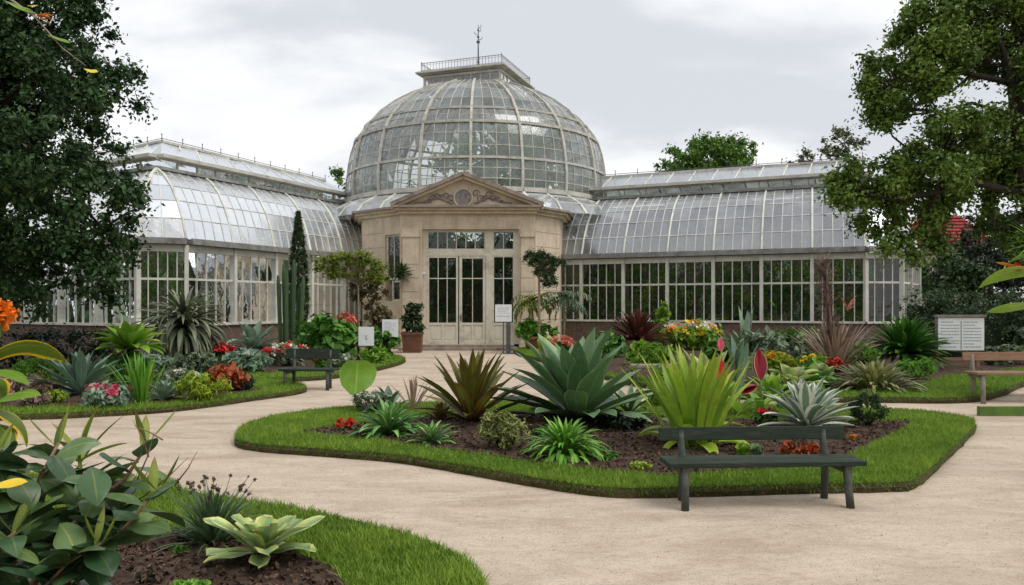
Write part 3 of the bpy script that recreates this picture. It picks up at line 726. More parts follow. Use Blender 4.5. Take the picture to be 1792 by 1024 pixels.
for sx in (-1, 1):
    cv = MB()
    for k in range(9):
        x0 = xc+sx*(.5+.17*k); hmax = (zap-zb)*(1-abs(x0-xc)/2.6)-.38
        if hmax < .08: continue
        z0 = zb+.06+random.uniform(0, max(.02, hmax*.5)); rr = min(.16, hmax*.45)
        sp_ = [V(x0+sx*rr*(1-t/9)*math.cos(t), YF-.05, z0+rr+rr*(1-t/9)*math.sin(t)) for t in np.linspace(0, 7.5, 14)]
        cv.tube(sp_, .022, 5)
    cv.tube([V(xc+sx*.45, YF-.05, zb+.10), V(xc+sx*1.0, YF-.06, zb+.34), V(xc+sx*1.5, YF-.05, zb+.16), V(xc+sx*1.95, YF-.05, zb+.12)], [.05,.045,.03,.015], 6)
    part(cv, 'carved_scroll', M['carving'], ped)
# steps
sp2 = MB(); sp2.bx((X(703), YF-1.0, 0), (X(905), YF-.0, .11)); sp2.bx((X(712), YF-.6, .11), (X(900), YF+.3, .2)); part(sp2, 'door_step', M['stone_dark'])
# joinery: frame, doors, transoms
yd = YF+.28
fr = MB()
def slab(mb, x0, x1, y0, y1, z0, z1, mi=0): mb.bx((x0, y0, z0), (x1, y1, z1), mi)
zf0 = .2
for a, b in ((739, 746), (850, 862), (900, 908)): slab(fr, X(a), X(b), yd-.06, yd+.08, zf0, oz1)
slab(fr, X(746), X(850), yd-.05, yd+.07, Z(447), Z(437)); slab(fr, X(862), X(900), yd-.05, yd+.07, Z(447), Z(437))
slab(fr, X(746), X(850), yd-.05, yd+.07, Z(403), oz1-.002); slab(fr, X(862), X(900), yd-.05, yd+.07, Z(403), oz1-.002)
df = part(fr, 'door_frame', M['paint'])
def glazed(name, px0, px1, pz0, pz1, ncol, rows_px, stile=3.2, panel=None, y=yd, parent=GH, label=None, lower='paint'):
    m = MB(); g = MB(); x0, x1 = X(px0), X(px1); z0, z1 = Z(pz1), Z(pz0); s = stile*S
    slab(m, x0, x0+s, y-.03, y+.03, z0, z1); slab(m, x1-s, x1, y-.03, y+.03, z0, z1)
    slab(m, x0+s, x1-s, y-.03, y+.03, z1-s, z1); zb_ = z0
    if panel:
        zp = Z(panel); slab(m, x0+s, x1-s, y-.03, y+.03, zp-.10, zp); slab(m, x0+s, x1-s, y-.03, y+.03, z0, z0+.14)
        slab(m, x0+s, x1-s, y-.005, y+.015, z0+.14, zp-.10)
        xm = (x0+x1)/2; slab(m, xm-.035, xm+.035, y-.027, y-.006, z0+.14, zp-.10)
        for q0, q1 in ((x0+s, xm-.035), (xm+.035, x1-s)): slab(m, q0+.07, q1-.07, y-.018, y-.006, z0+.2, zp-.16)
        zb_ = zp
    else: slab(m, x0+s, x1-s, y-.03, y+.03, z0, z0+s); zb_ = z0+s
    zs = [zb_]+[Z(r) for r in rows_px]+[z1-s]
    for r in rows_px: slab(m, x0+s, x1-s, y-.022, y+.02, Z(r)-.02, Z(r)+.02)
    for j in range(1, ncol):
        xx = lerp(x0+s, x1-s, j/ncol); slab(m, xx-.016, xx+.016, y-.02, y+.022, zb_, z1-s)
    for j in range(ncol):
        for a, b in zip(zs, zs[1:]):
            pane(g, V(lerp(x0+s, x1-s, j/ncol), y, a), V(lerp(x0+s, x1-s, (j+1)/ncol), y, a), V(lerp(x0+s, x1-s, (j+1)/ncol), y, b), V(lerp(x0+s, x1-s, j/ncol), y, b), jit=.004)
    w = part(m, name, M[lower], parent, label); go = part(g, 'glass', M['g_win'], GH); go.parent = w
    return w
glazed('transom_window', 746, 850, 403, 437, 6, [], 2.6)
glazed('transom_window', 862, 900, 403, 437, 2, [], 2.2)
d1 = glazed('door', 746.3, 801, 447, 603, 3, [487], 3.6, 565)
d2 = glazed('door', 803, 849.7, 447, 603, 2, [487], 5.0, 565)
glazed('side_light', 862, 900, 447, 603, 2, [487], 2.4, 565)
hd = MB(); hx = X(806); hd.tube([V(hx, yd-.03, 1.22), V(hx, yd-.10, 1.24), V(hx-.02, yd-.10, 1.36), V(hx+.05, yd-.10, 1.42)], .014, 6); hd.bx((hx-.025, yd-.04, 1.12), (hx+.025, yd-.031, 1.34))
part(hd, 'handle', M['iron'], d2)
# slim window and small casement of the left stone face
def facewin(name, s0, s1, z0, z1, ncol, rows):
    p = Vector(PL1); q = Vector(PL2); d = (q-p).normalized(); nin = V(-d.y, d.x)
    a = p+d*s0+nin*.12; b = p+d*s1+nin*.12; m = MB(); g = MB()
    A_, B_ = V(a.x, a.y, 0), V(b.x, b.y, 0); d3 = V(d.x, d.y, 0); up = (nin.x, nin.y, 0)
    for e in (A_+d3*.04, B_-d3*.04): m.bar(e+V(0,0,z0), e+V(0,0,z1), .08, .07, up)
    for z in (z0+.04, z1-.04): m.bar(A_+V(0,0,z), B_+V(0,0,z), .06, .075)
    for z in rows: m.bar(A_+V(0,0,z), B_+V(0,0,z), .05, .05)
    for j in range(1, ncol):
        e = lerp(A_, B_, j/ncol); m.bar(e+V(0,0,z0), e+V(0,0,z1), .035, .05, up)
    for j in range(ncol): pane(g, lerp(A_, B_, j/ncol)+V(0,0,z0), lerp(A_, B_, (j+1)/ncol)+V(0,0,z0), lerp(A_, B_, (j+1)/ncol)+V(0,0,z1), lerp(A_, B_, j/ncol)+V(0,0,z1), jit=.004)
    w = part(m, name, M['frame']); go = part(g, 'pane', M['g_win'], GH); go.parent = w
facewin('slim_window', ll*.60, ll*.97, Z(489), Z(408), 2, [])
facewin('small_window', ll*.74, ll*.97, Z(527), Z(490), 1, [])
# vestibule lining, unseen, added to shut light out of the lobby
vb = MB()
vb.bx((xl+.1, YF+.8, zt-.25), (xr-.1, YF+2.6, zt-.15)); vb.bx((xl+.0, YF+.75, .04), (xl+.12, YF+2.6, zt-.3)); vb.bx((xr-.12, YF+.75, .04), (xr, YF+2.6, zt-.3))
part(vb, 'lobby_shade_lining', M['stone_dark'])

# planting seen through the glass: one dense mass per room
def indoor(name, label, cl, n, size, mat):
    o = cloud_obj(name, cl, n, size, mat, None, up=.2, asp=.35); tag(o, label, 'indoor plants', kind='stuff')
cl = []
for k in range(170):
    s = rng.uniform(0, 10.8); t = .7+3.0*rng.random()**1.3; p = B0+u*s+nL*t; cl.append((p.x, p.y, rng.uniform(.4, 2.9)+.3*t, rng.uniform(.3, .75)))
for k in range(60):
    s = rng.uniform(0, 7); t = .7+2.4*rng.random(); p = C0+vL*s+nD*t; cl.append((p.x, p.y, rng.uniform(.4, 2.7), rng.uniform(.3, .6)))
indoor('indoor_foliage', 'green foliage growing inside the left glasshouse wing', cl, 9000, .26, LM['maple'])
cl = []
for k in range(200):
    s = rng.uniform(.8, 13); t = .8+3.2*rng.random()**1.3; p = EA+r_*s+nR*t; cl.append((p.x, p.y, rng.uniform(.4, 2.7)+.3*t, rng.uniform(.3, .75)))
indoor('indoor_foliage', 'green foliage growing inside the right glasshouse wing', cl, 8000, .28, LM['maple'])
cl = []
for k in range(46):
    s = rng.uniform(1, 12.8); p = EA+r_*s+nR*rng.uniform(.5, 1.3); cl.append((p.x, p.y, rng.uniform(.8, 3.2), rng.uniform(.25, .45)))
indoor('indoor_foliage', 'yellow green leaves close behind the right wing windows', cl, 2600, .22, LM['yellowgreen'])
cl = []
for k in range(90):
    a = rng.uniform(0, 2*PI); rr = rng.uniform(1.5, 5.3); cl.append((DC.x+rr*math.cos(a), DC.y+rr*math.sin(a), rng.uniform(1, 6.6), rng.uniform(.5, 1.0)))
for k in range(46):
    a = rng.uniform(-2.6, 1.2); rr = rng.uniform(1.0, 3.4); cl.append((DC.x+.9+rr*math.cos(a), DC.y-1+rr*math.sin(a), rng.uniform(6.4, 10.0), rng.uniform(.6, 1.0)))
for k in range(16):
    cl.append((DC.x+rng.uniform(-4, 0), DC.y+rng.uniform(-3, 3), rng.uniform(6.2, 7.6), rng.uniform(.5, .8)))
indoor('indoor_palms', 'tall green palms and trees filling the glass dome', cl, 22000, .40, LM['maple'])

# ------------------------------------------------------------------ trees
def tree(name, label, base, trunk_pts, trunk_r, limbs, blobs, n, size, mat, cat='tree', twigs=60, k_per=16, shell=.35, flat=.8, bark='bark', asp=.55, crad=.26, group=None):
    """blobs: (x,y,z,r) world; limbs: list of (points, r0)"""
    t = thing(name, base, label, cat, group); ob = Vector(base)
    m = MB(); m.tube([Vector(p)-ob for p in trunk_pts], trunk_r, 10)
    for pts, r0 in limbs:
        pts = [Vector(p)-ob for p in pts]; m.tube(pts, [r0*(1-.75*i/(len(pts)-1)) for i in range(len(pts))], 7)
    cl = []
    for (x, y, z, r) in blobs:
        cl.append(blob_clusters((x, y, z), r, r, r*flat, max(4, int(k_per*r*r)), crad*(.6+.25*r), shell))
    cl = np.concatenate(cl)
    allp = [Vector(p) for pts, _ in limbs for p in pts[1:]]+[Vector(trunk_pts[-1])]
    for i in rng.choice(len(cl), min(twigs, len(cl)), replace=False):
        c = Vector(cl[i, :3]); q = min(allp, key=lambda p: (p-c).length)
        mid = lerp(q, c, .5)+V(*rng.normal(size=3)*.12); ln = (q-c).length
        m.tube([q-ob, mid-ob, c-ob], [min(.05, .012+.014*ln), .018, .006], 5, cap=False)
    m.build('trunk', M[bark], t, True)
    v, f, lf = leaf_cloud(cl, n, size, asp=asp); v -= np.array(ob)
    mesh('crown', v, f, mat, None, lf, t)
    return t
def pb(px, py, Y, rpx): p = W(px, py, Y); return (p.x, p.y, p.z, rpx*Y/F)
# left dark tree
Y0 = 16.5
bl = [pb(*q) for q in [(60,40,Y0,95),(150,50,Y0+.5,45),(-40,60,Y0,120),(190,120,Y0,48),(205,185,Y0,40),(120,130,Y0-1,85),(20,160,Y0,110),(-60,260,Y0,120),(70,270,Y0-1.5,105),(165,250,Y0,55),(190,330,Y0,52),(215,370,Y0+.5,42),(130,370,Y0-1,95),(10,380,Y0-1,115),
      (200,440,Y0+.3,45),(110,460,Y0-1.2,80),(10,480,Y0,85),(-60,480,Y0,90),(170,500,Y0,45),(60,515,Y0-1,42),(-120,120,Y0,150),(-150,400,Y0,130),(110,0,Y0,70),(0,-60,Y0,120),(110,190,Y0+1,60)]]
tb = W(-60, 700, Y0); tb.z = 0
lim = [([W(-60,420,Y0), W(-10,370,Y0), W(20,300,Y0), W(90,280,Y0-.3), W(150,290,Y0)], .22),
       ([W(-60,350,Y0), W(0,180,Y0), W(60,140,Y0+.2), W(120,138,Y0), W(170,155,Y0)], .2),
       ([W(-60,460,Y0), W(20,430,Y0-.4), W(100,420,Y0), W(180,400,Y0)], .16),
       ([W(-60,250,Y0), W(-20,100,Y0), W(40,20,Y0)], .2)]
tree('broadleaf_tree', 'large dark green leafy tree with low branches at the left edge, before the left wing', tb, [tb, W(-62,500,Y0), W(-58,300,Y0), W(-40,100,Y0)], [.5,.42,.33,.18], lim, bl, 120000, .115, LM['dark'], k_per=24, twigs=150, crad=.36, shell=.35)
# right olive-green tree
Y1 = 15.0
bl = [pb(*q) for q in [(1650,30,Y1,70),(1600,20,Y1,34),(1720,20,Y1,60),(1790,50,Y1,70),(1590,110,Y1,46),(1535,120,Y1,30),(1660,110,Y1-.6,60),(1520,165,Y1,24),(1560,175,Y1,44),(1545,210,Y1,26),(1620,190,Y1,42),(1730,110,Y1+.7,40),(1850,120,Y1,80),
      (1660,230,Y1-.5,46),(1720,230,Y1-.4,52),(1790,220,Y1,50),(1600,280,Y1,50),(1555,300,Y1,40),(1660,300,Y1-.8,52),(1500,310,Y1,34),(1480,340,Y1,28),(1540,350,Y1,46),(1600,360,Y1,46),(1740,300,Y1,56),(1560,410,Y1,38),(1610,430,Y1,34),(1530,395,Y1+.3,28),(1640,390,Y1,30),(1690,340,Y1,34),(1770,350,Y1,50),(1790,420,Y1,46),(1850,300,Y1,90),(1740,395,Y1+.5,30),(1580,60,Y1,26),(1610,145,Y1+.6,40),(1640,265,Y1+.6,44),(1700,280,Y1+.8,48),(1760,270,Y1+.4,44),(1650,345,Y1+.6,36),(1590,330,Y1+.7,40),(1510,345,Y1+.5,26),(1470,320,Y1,16),(1790,130,Y1-.4,46),(1620,60,Y1-.4,34)]]
tb = W(1840, 700, Y1+.4); tb.z = 0
q = Y1-.15
lim = [([W(1840,400,q), W(1790,320,q), W(1775,200,q), W(1765,110,q), W(1735,30,q)], .2), ([W(1790,200,q), W(1766,120,q), W(1800,60,q)], .12),
       ([W(1840,330,q), W(1770,335,q), W(1700,318,q-.2), W(1640,335,q-.3), W(1570,350,q-.2), W(1520,340,q)], .15),
       ([W(1780,260,q), W(1720,260,q), W(1650,262,q), W(1600,270,q)], .09), ([W(1790,150,q), W(1700,130,q), W(1620,120,q), W(1560,140,q)], .10),
       ([W(1700,318,q-.2), W(1650,290,q), W(1590,295,q)], .06), ([W(1640,335,q-.3), W(1620,380,q), W(1590,420,q)], .06), ([W(1765,200,q), W(1700,180,q), W(1640,195,q)], .07),
       ([W(1840,380,q), W(1780,390,q), W(1740,400,q)], .09), ([W(1735,110,q), W(1690,60,q), W(1640,30,q)], .07)]
tree('broadleaf_tree', 'large olive green tree with spreading dark boughs at the right edge, before the right wing', tb, [tb, W(1840,500,q), W(1832,330,q), W(1840,100,q)], [.42,.34,.26,.15], [(p_, r0_*.62) for p_, r0_ in lim], bl, 130000, .090, LM['oak'], k_per=30, twigs=220, crad=.32, shell=.3)
# trees beyond the wing
b = W(1238, 500, 62); b.z = 0
tree('round_tree', 'bright green round-topped tree rising behind the right glass wing', b, [b, W(1238,420,62), W(1238,300,62)], [.45,.35,.2], [([W(1238,360,62), W(1200,290,62)], .2), ([W(1238,360,62), W(1280,290,62)], .2)],
     [pb(*q) for q in [(1240,275,62,50),(1195,285,62,38),(1290,275,62,38),(1240,300,62,70),(1225,258,62,26),(1262,255,62,26),(1170,300,62,26),(1306,300,61,26),(1240,345,62,80)]], 26000, .27, LM['maple'], k_per=9, crad=.42, shell=.5)
b = W(1450, 500, 58); b.z = 0
tree('thin_tree', 'thin greyish olive tree top rising behind the right end of the wing', b, [b, W(1450,420,58), W(1455,280,58)], [.4,.3,.12], [([W(1450,330,58), W(1405,280,58)], .12), ([W(1450,300,58), W(1480,250,58)], .1)],
     [pb(*q) for q in [(1460,250,58,30),(1490,258,58,24),(1410,280,58,20),(1450,285,58,36),(1385,290,58,14),(1440,330,58,50)]], 3800, .3, LM['olive'], k_per=6, crad=.5, shell=.4)
b = W(592, 500, 60); b.z = 0
tree('far_tree', 'small far tree tip just left of the dome base', b, [b, W(592,330,60)], [.3,.15], [], [pb(592,304,60,9), pb(592,330,60,22)], 500, .3, LM['maple'], k_per=5, crad=.5, twigs=4)
for i, (px, py, Y, r, lab) in enumerate([(1730,420,40,75,'dark dense tree behind the hedge and white notice board'), (1830,400,34,90,'dark dense tree at the far right edge behind the hedge'), (1690,470,33,38,'low dark bushy tree just left of the board, under the big tree boughs'), (1640,480,48,32,'small bushy tree in front of the red roofed house')]):
    b = W(px, 500, Y); b.z = 0
    tree('background_tree', lab, b, [b, W(px, py, Y)], [.3,.15], [], [pb(px, py, Y, r), pb(px-r*.5, py+r*.6, Y, r*.7), pb(px+r*.6, py+r*.5, Y, r*.7), pb(px+r*.1, py+r*.9, Y, r*.8)], 7000, .22, LM['blackgreen' if i < 2 else 'hedge'], k_per=6, crad=.5, twigs=10, shell=.5)
cl = [(x, -24-rng.uniform(0, 5), rng.uniform(.5, 11)*(.8+.25*math.sin(x*.35)), rng.uniform(1.2, 2.2)) for x in np.linspace(-55, 55, 420)]+[(-52+rng.uniform(0, 4), y, rng.uniform(.5, 11), rng.uniform(1.2, 2.2)) for y in np.linspace(-24, 44, 240)]
o = cloud_obj('woodland', cl, 36000, 1.2, LM['hedge'], None, up=.2, asp=.7); tag(o, 'dark woodland behind the viewpoint, seen only mirrored in the glass', 'woodland', kind='stuff')
# red-roofed house far right
h = thing('house', W(1655, 500, 52).xy.to_3d(), 'house with a red tiled roof glimpsed between the right wing and the big tree', 'house')
m = MB(); m.bx((-2.6,-2,0),(1.8,2,5.5)); m.build('wall', M['render'], h)
m = MB(); m.add([(-2.9,-2.4,5.5),(2.1,-2.4,5.5),(2.1,2.4,5.5),(-2.9,2.4,5.5),(-1.6,0,7.6),(.9,0,7.6)], [(0,1,5,4),(1,2,5),(2,3,4,5),(3,0,4)])
for k in range(9): m.bx((-2.8+k*.03,-2.42+k*.26,5.56+k*.23),(2.0-k*.03,-2.3+k*.26,5.62+k*.23))
m.build('roof', M['redtile'], h)
m = MB(); m.bx((-.9,-2.05,2.6),(.1,-1.98,4.2)); w = m.build('window', M['card'], h)
m = MB(); m.bx((-.8,-2.09,2.7),(0,-2.055,4.1)); m.build('pane', M['dark'], w)

# ------------------------------------------------------------------ benches
def bench(name, label, base, rz, Ln, seat_h, depth, back_z0, back_z1, mats, group, leg_in=.18, legs_w=.07, grooves=2, leg_out=.03):
    t = thing(name, base, label, 'bench', group, rz); ms, ml = mats
    def slatm(x0, x1, y0, y1, z0, z1, n):
        m = MB(); 
        for i in range(n):
            a, b = lerp(y0, y1, i/n)+.004, lerp(y0, y1, (i+1)/n)-.004
            m.bx((x0, a, z0), (x1, b, z1))
        return m
    m = slatm(-Ln/2, Ln/2, -depth/2, depth/2, seat_h-.045, seat_h, grooves); o = m.build('seat', ms, t)
    bv = o.modifiers.new('bevel', 'BEVEL'); bv.width = .008; bv.segments = 2
    m = MB(); rx = Matrix.Rotation(R(-8), 4, 'X')
    m.box((0, depth/2+.05, (back_z0+back_z1)/2), (Ln*.99, .035, back_z1-back_z0), M4=rx); o = m.build('backrest', ms, t)
    bv = o.modifiers.new('bevel', 'BEVEL'); bv.width = .006; bv.segments = 2
    for sx in (-1, 1):
        for dz in (-.25, .25):
            m = MB(); xx = sx*(Ln/2-leg_in-.06); zc_ = (back_z0+back_z1)/2+dz*(back_z1-back_z0); m.tube([(xx, depth/2+.05-.0175-dz*.03, zc_), (xx, depth/2+.05-.024-dz*.03, zc_)], .011, 8); m.build('bolt', M['iron'], o)
    for sx in (-1, 1):
        x = sx*(Ln/2-leg_in)
        m = MB(); m.tube([(x+sx*.01, -depth/2+.05-leg_out, 0), (x, -depth/2+.06-leg_out*.4, seat_h*.5), (x, -depth/2+.07, seat_h-.045)], [legs_w*.5, legs_w*.47, legs_w*.55], 9)
        m.build('leg', ml, t, True)
        m = MB(); xb = x-sx*.06
        m.tube([(xb, depth/2+.02, 0), (xb, depth/2+.0, seat_h*.6), (xb, depth/2+.02, seat_h), (xb, depth/2+.045, back_z0+.02), (xb, depth/2+.03+.012, back_z1-.03)], [legs_w*.48, legs_w*.5, legs_w*.5, legs_w*.42, legs_w*.3], 9)
        m.build('leg', ml, t, True)
        m = MB(); m.bx((x-.03, -depth/2+.03, seat_h-.11), (x+.03, depth/2+.03, seat_h-.047)); m.build('seat_support', ml, t)
    return t
bench('bench', 'dark green painted wooden bench on the path before the central bed', (2.19, 7.02, .0), R(3.5), 1.73, .41, .36, .535, .655, (M['green_bench'], M['bench_leg']), 'garden benches', .15)
p = G(537, 683); bench('bench', 'weathered dark bench among the left beds, red flowers behind it', (p.x, p.y+.15, 0), R(-5), 1.18, .44, .40, .62, .84, (M['green_bench'], M['bench_leg']), 'garden benches', .14, .075)
p = G(1770, 706); bench('bench', 'brown wooden bench at the right edge above the green plank', (p.x+.15, p.y+.1, 0), R(0), 1.65, .56, .45, .74, .90, (M['wood'], M['greywood']), 'garden benches', .12, .085, 1)
p = G(1792, 728); m = MB(); m.bx((-.72,-.05,0),(1.1,.05,.15)); o = m.build('timber_edging', M['greenplank']); o.location = (p.x, p.y, 0)
tag(o, 'green painted plank lying on the path in front of the brown bench', 'timber edging')

# ------------------------------------------------------------------ notices
def lines(mb, x0, x1, z0, z1, rows, y, th=.3):
    for r in range(rows):
        z = lerp(z1, z0, (r+.5)/rows); x = x0
        xe = x1 if random.random() > .3 else lerp(x0, x1, random.uniform(.5, .9)); h_ = (z1-z0)/rows*th
        while x < xe-.01:
            w_ = min(random.uniform(.03, .12)*(x1-x0)*2, xe-x); mb.bx((x, y-.001, z-h_/2), (x+w_*.85, y, z+h_/2)); x += w_
def notice(label, px, py0, py1, pw, Y, mode, post=True, pm='wood'):
    c = W(px, (py0+py1)/2, Y); t = thing('notice', (c.x, Y, 0), label, 'notice'); s = Y/F; hw = pw/2*s; z0, z1 = W(px, py1, Y).z, W(px, py0, Y).z
    m = MB(); m.bx((-hw, -.02, z0), (hw, 0, z1)); m.build('board', M['card'], t)
    m = MB(); m.bx((-.02, .002, 0), (.02, .035, z1-.03)); m.build('post', M[pm], t)
    m = MB()
    if mode == 1: m.bx((-.01, -.023, lerp(z0,z1,.28)), (.012, -.0205, lerp(z0,z1,.56))); lines(m, -.05, .06, lerp(z0,z1,.3), lerp(z0,z1,.56), 4, -.0206)
    elif mode == 2: lines(m, -hw*.7, hw*.7, lerp(z0,z1,.35), lerp(z0,z1,.88), 7, -.0206, .25)
    else: lines(m, -hw*.7, hw*.7, lerp(z0,z1,.45), lerp(z0,z1,.85), 4, -.0206, .25); m.bx((-hw*.85, -.0225, lerp(z0,z1,.30)), (hw*.85, -.0205, lerp(z0,z1,.335)))
    m.build('print', M['ink'], t)
    return t
notice('square white notice on a stick, lower and left of the two left of the door', 641, 572, 605, 27, 22.5, 1)
notice('white printed notice on a stick, right before the brown pot', 683, 559, 590, 28, 24, 2)
t = notice('white printed notice on a grey stand right before the side light of the door', 881, 533, 563, 29, 29, 3, pm='iron')
m = MB(); m.bx((.10, -.03, .02), (.26, .05, W(0,563,29).z-.01)); m.bx((.0,-.2,0),(.36,.2,.03)); m.build('stand', M['iron'], t)
p = W(1681, 652, 20.9); t = thing('notice_board', (p.x, 20.9, 0), 'large white two-column notice board on brown timber legs before the hedge', 'notice board')
s = 20.9/F; zz = lambda y: CH+(HY-y)*s
m = MB(); m.bx((-40*s, -.03, zz(613)), (40*s, 0, zz(556))); m.build('board', M['card'], t)
m = MB(); m.bx((-42*s, .002, zz(614)), (42*s, .08, zz(555))); m.bx((-43*s, -.06, zz(555)), (43*s, .1, zz(551))); m.build('frame', M['greywood'], t)
m = MB(); m.bx((-1.2*s, -.034, zz(611)), (1.2*s, -.0315, zz(562)))
for a, b in ((-36, -3), (4, 36)): lines(m, a*s, b*s, zz(610), zz(561), 9, -.031, .34)
m.build('print', M['ink'], t)
for x in (-40, 31):
    m = MB(); m.bx((x*s, .085, 0), ((x+6)*s, .16, zz(600))); m.build('leg', M['wood'], t)
m = MB(); m.bx((-58*s, .0, zz(631)), (31*s, .08, zz(626))); m.build('crossbar', M['wood'], t)

# ------------------------------------------------------------------ plants
def plant(name, label, cat, base, group=None): return thing(name, base, label, cat, group)
def rosette(parent, name, mat, n, Ln, Wd, e0, e1, droop, prof='agave', fold=.2, nseg=7, rad=.05, wave=0, z0=0, twist=0, jit=.15, shrink=.25, short=.15, az0=None, az1=None, bow=0):
    """inner leaves steep (e1), outer flat (e0)"""
    m = MB(); ga = 2.39996
    for i in range(n):
        t = (i+.5)/n                                   # 0 outer .. 1 inner
        az = i*ga+random.gauss(0, .15)
        if az0 is not None: az = az0+(az1-az0)*random.random()
        e = lerp(e0, e1, t**.9)+random.gauss(0, jit*.5)
        l_ = Ln*(1-shrink*abs(t-.35)*1.3)*random.uniform(.85, 1.1); w_ = Wd*random.uniform(.85, 1.12)
        b = (math.cos(az)*rad*(1-t), math.sin(az)*rad*(1-t), z0+t*.06)
        m.leaf(b, az+random.gauss(0, .12), e, l_*(random.uniform(.55, .9) if random.random() < short else 1), w_, droop*random.uniform(.4, 1.6)*(1.15-t*.5), nseg, fold, prof, None, random.uniform(-twist, twist), wave, 0, random.uniform(-bow, bow))
    return m.build(name, mat, parent, True)
def ros(label, px, py, mat, n, Wpx, Lpx, e0, e1, droop, prof='agave', name='agave', cat='plant', Y=None, h=None, **kw):
    """plant whose foot is at picture point px,py on the bed; Lpx leaf length, Wpx leaf width in photo pixels"""
    hb = BH if h is None else h
    p = G(px, py, hb); s = p.y/F
    t = plant(name, label, cat, (p.x, p.y, hb)); rosette(t, 'leaves', LM[mat], n, Lpx*s, Wpx*s, e0, e1, droop, rad=kw.pop('rad', 8)*s, **kw); return t, s
def bush(label, px, py, mat, wpx, hpx, n, leaf_px, name='shrub', cat='shrub', h=.1, up=.4, asp=.5, k=40, flower=None, fn=14, fr=5, stem=True, flat=1, fpx=5, shell=.5, crad=.22, ftop=True):
    p = G(px, py, h); s = p.y/F; t = plant(name, label, cat, (p.x, p.y, h)); rx = wpx/2*s; hz = hpx*s
    cl = blob_clusters((0, 0, hz*.5), rx*.86, rx*.8, hz*.42, k, min(rx, hz)*crad, shell)
    cl[:, 2] = np.maximum(cl[:, 2], hz*.12)
    cloud_obj('foliage', cl, n, leaf_px*s, LM[mat], t, up=up, asp=asp)
    if stem:
        m = MB()
        for i in rng.choice(len(cl), min(12, len(cl)), replace=False): c = cl[i]; m.tube([(c[0]*.08, c[1]*.08, -.01), (c[0]*.45, c[1]*.45, c[2]*.6), tuple(c[:3])], [.012, .009, .004], 5)
        m.build('stem', M['bark'], t, True)
    if flower:
        sel = []
        for j in range(fn):
            a = rng.uniform(0, 2*PI); rr = math.sqrt(rng.random()); x, y = rx*.85*rr*math.cos(a), rx*.8*rr*math.sin(a)
            z = hz*.5+hz*.45*math.sqrt(max(0, 1-rr*rr*.9))*(1 if ftop else rng.uniform(.2, 1)); sel.append((x, y, z, fr*s*rng.uniform(.7, 1.2)))
        mats_ = flower if isinstance(flower, (list, tuple)) else [flower]
        for q, sp1 in enumerate(sel): cloud_obj('flower', [sp1], 30, fpx*s, LM[mats_[q % len(mats_)]], t, up=.5, asp=.8)
    return t

D = R
# --- central bed
t, s = ros('huge dark green agave with broad leaves, the largest plant of the central bed', 1012, 738, 'agave', 44, 44, 168, R(8), R(80), .24, fold=.18, nseg=10, wave=.02, shrink=.05, jit=.16, rad=10, short=0)
t, s = ros('bromeliad with brown-red based upright pointed leaves, left of the huge agave', 826, 738, 'brom', 40, 19, 132, R(18), R(84), .22, fold=.25, name='bromeliad', shrink=.15, jit=.1)
m = MB()
t, s = ros('tall lime yellow plant with upright sword leaves right behind the dark green bench', 1213, 782, 'lime', 64, 14.5, 192, R(60), R(90), .32, prof='agave', fold=.14, name='lime_sword_plant', rad=40, jit=.24, short=.3, nseg=9, shrink=.25, wave=.01)
rosette(t, 'drooping_leaves', LM['lime'], 13, 115*s, 24*s, R(18), R(48), 1.15, 'agave', rad=.15, nseg=9, wave=.03)
ros('white-edged variegated agave right of the lime plant, behind the bench end', 1412, 748, 'varieg', 42, 22, 102, R(6), R(82), .35, fold=.2, nseg=8)
ros('glossy green rosette with pale midribs beside the red ball flower', 682, 762, 'spider', 80, 12, 76, R(5), R(80), .9, prof='agave', name='spider_plant')
ros('small light green rosette on the soil left of the round pale bush', 756, 776, 'spider', 40, 9, 48, R(8), R(75), .7, name='spider_plant')
t, s = ros('bright green arching leaf tuft at the front of the central bed', 990, 799, 'bright', 230, 7, 82, R(12), R(86), 1.5, prof='grass', name='grass_tuft', rad=26, fold=.1)
bush('round pale yellow-green bush between the brown bromeliad and the bright green tuft', 878, 786, 'stripehump', 88, 72, 2200, 12, asp=.28, up=.8, k=60, shell=.45)
bush('small dark round conifer-like shrub at the right end of the central bed', 1516, 746, 'hedge', 66, 64, 1900, 9, asp=.22, up=.6)
rp = G(604, 753, BH); t = plant('red_flower', 'single bright red ball flower at the left tip of the central bed', 'flower', (rp.x, rp.y, BH)); s = rp.y/F
m = MB(); m.tube([(0,0,-.02),(0,0,10*s)], .012, 6); m.build('stem', M['bark'], t)
cloud_obj('petals', blob_clusters((0,0,13*s), 13*s, 13*s, 9*s, 16, 4.5*s, .6), 700, 6*s, LM['red'], t, up=.5, asp=.8)
m = MB(); [m.leaf((0,0,.0), a, .5, 20*s, 9*s, .8, 5, .1, 'broad') for a in np.linspace(0, 6, 7)]; m.build('leaves', LM['green'], t, True)
bush('low grey-white speckled herb behind the glossy green rosette', 650, 722, 'greygreen', 80, 38, 700, 11, asp=.35, name='herb', cat='plant', flower='white', fn=10, fr=2.5, fpx=4)
ros('small grey-green upright agave behind the glossy rosette', 680, 716, 'blueagave', 14, 12, 44, R(35), R(85), .3, name='agave')
ros('dry pinkish spiky tuft standing left of the brown bromeliad', 722, 718, 'straw', 18, 5, 60, R(50), R(88), .25, prof='grass', name='dry_grass')
ros('small dark rosette behind the huge agave, toward its right side', 1100, 728, 'agave', 14, 14, 70, R(10), R(70), .6)
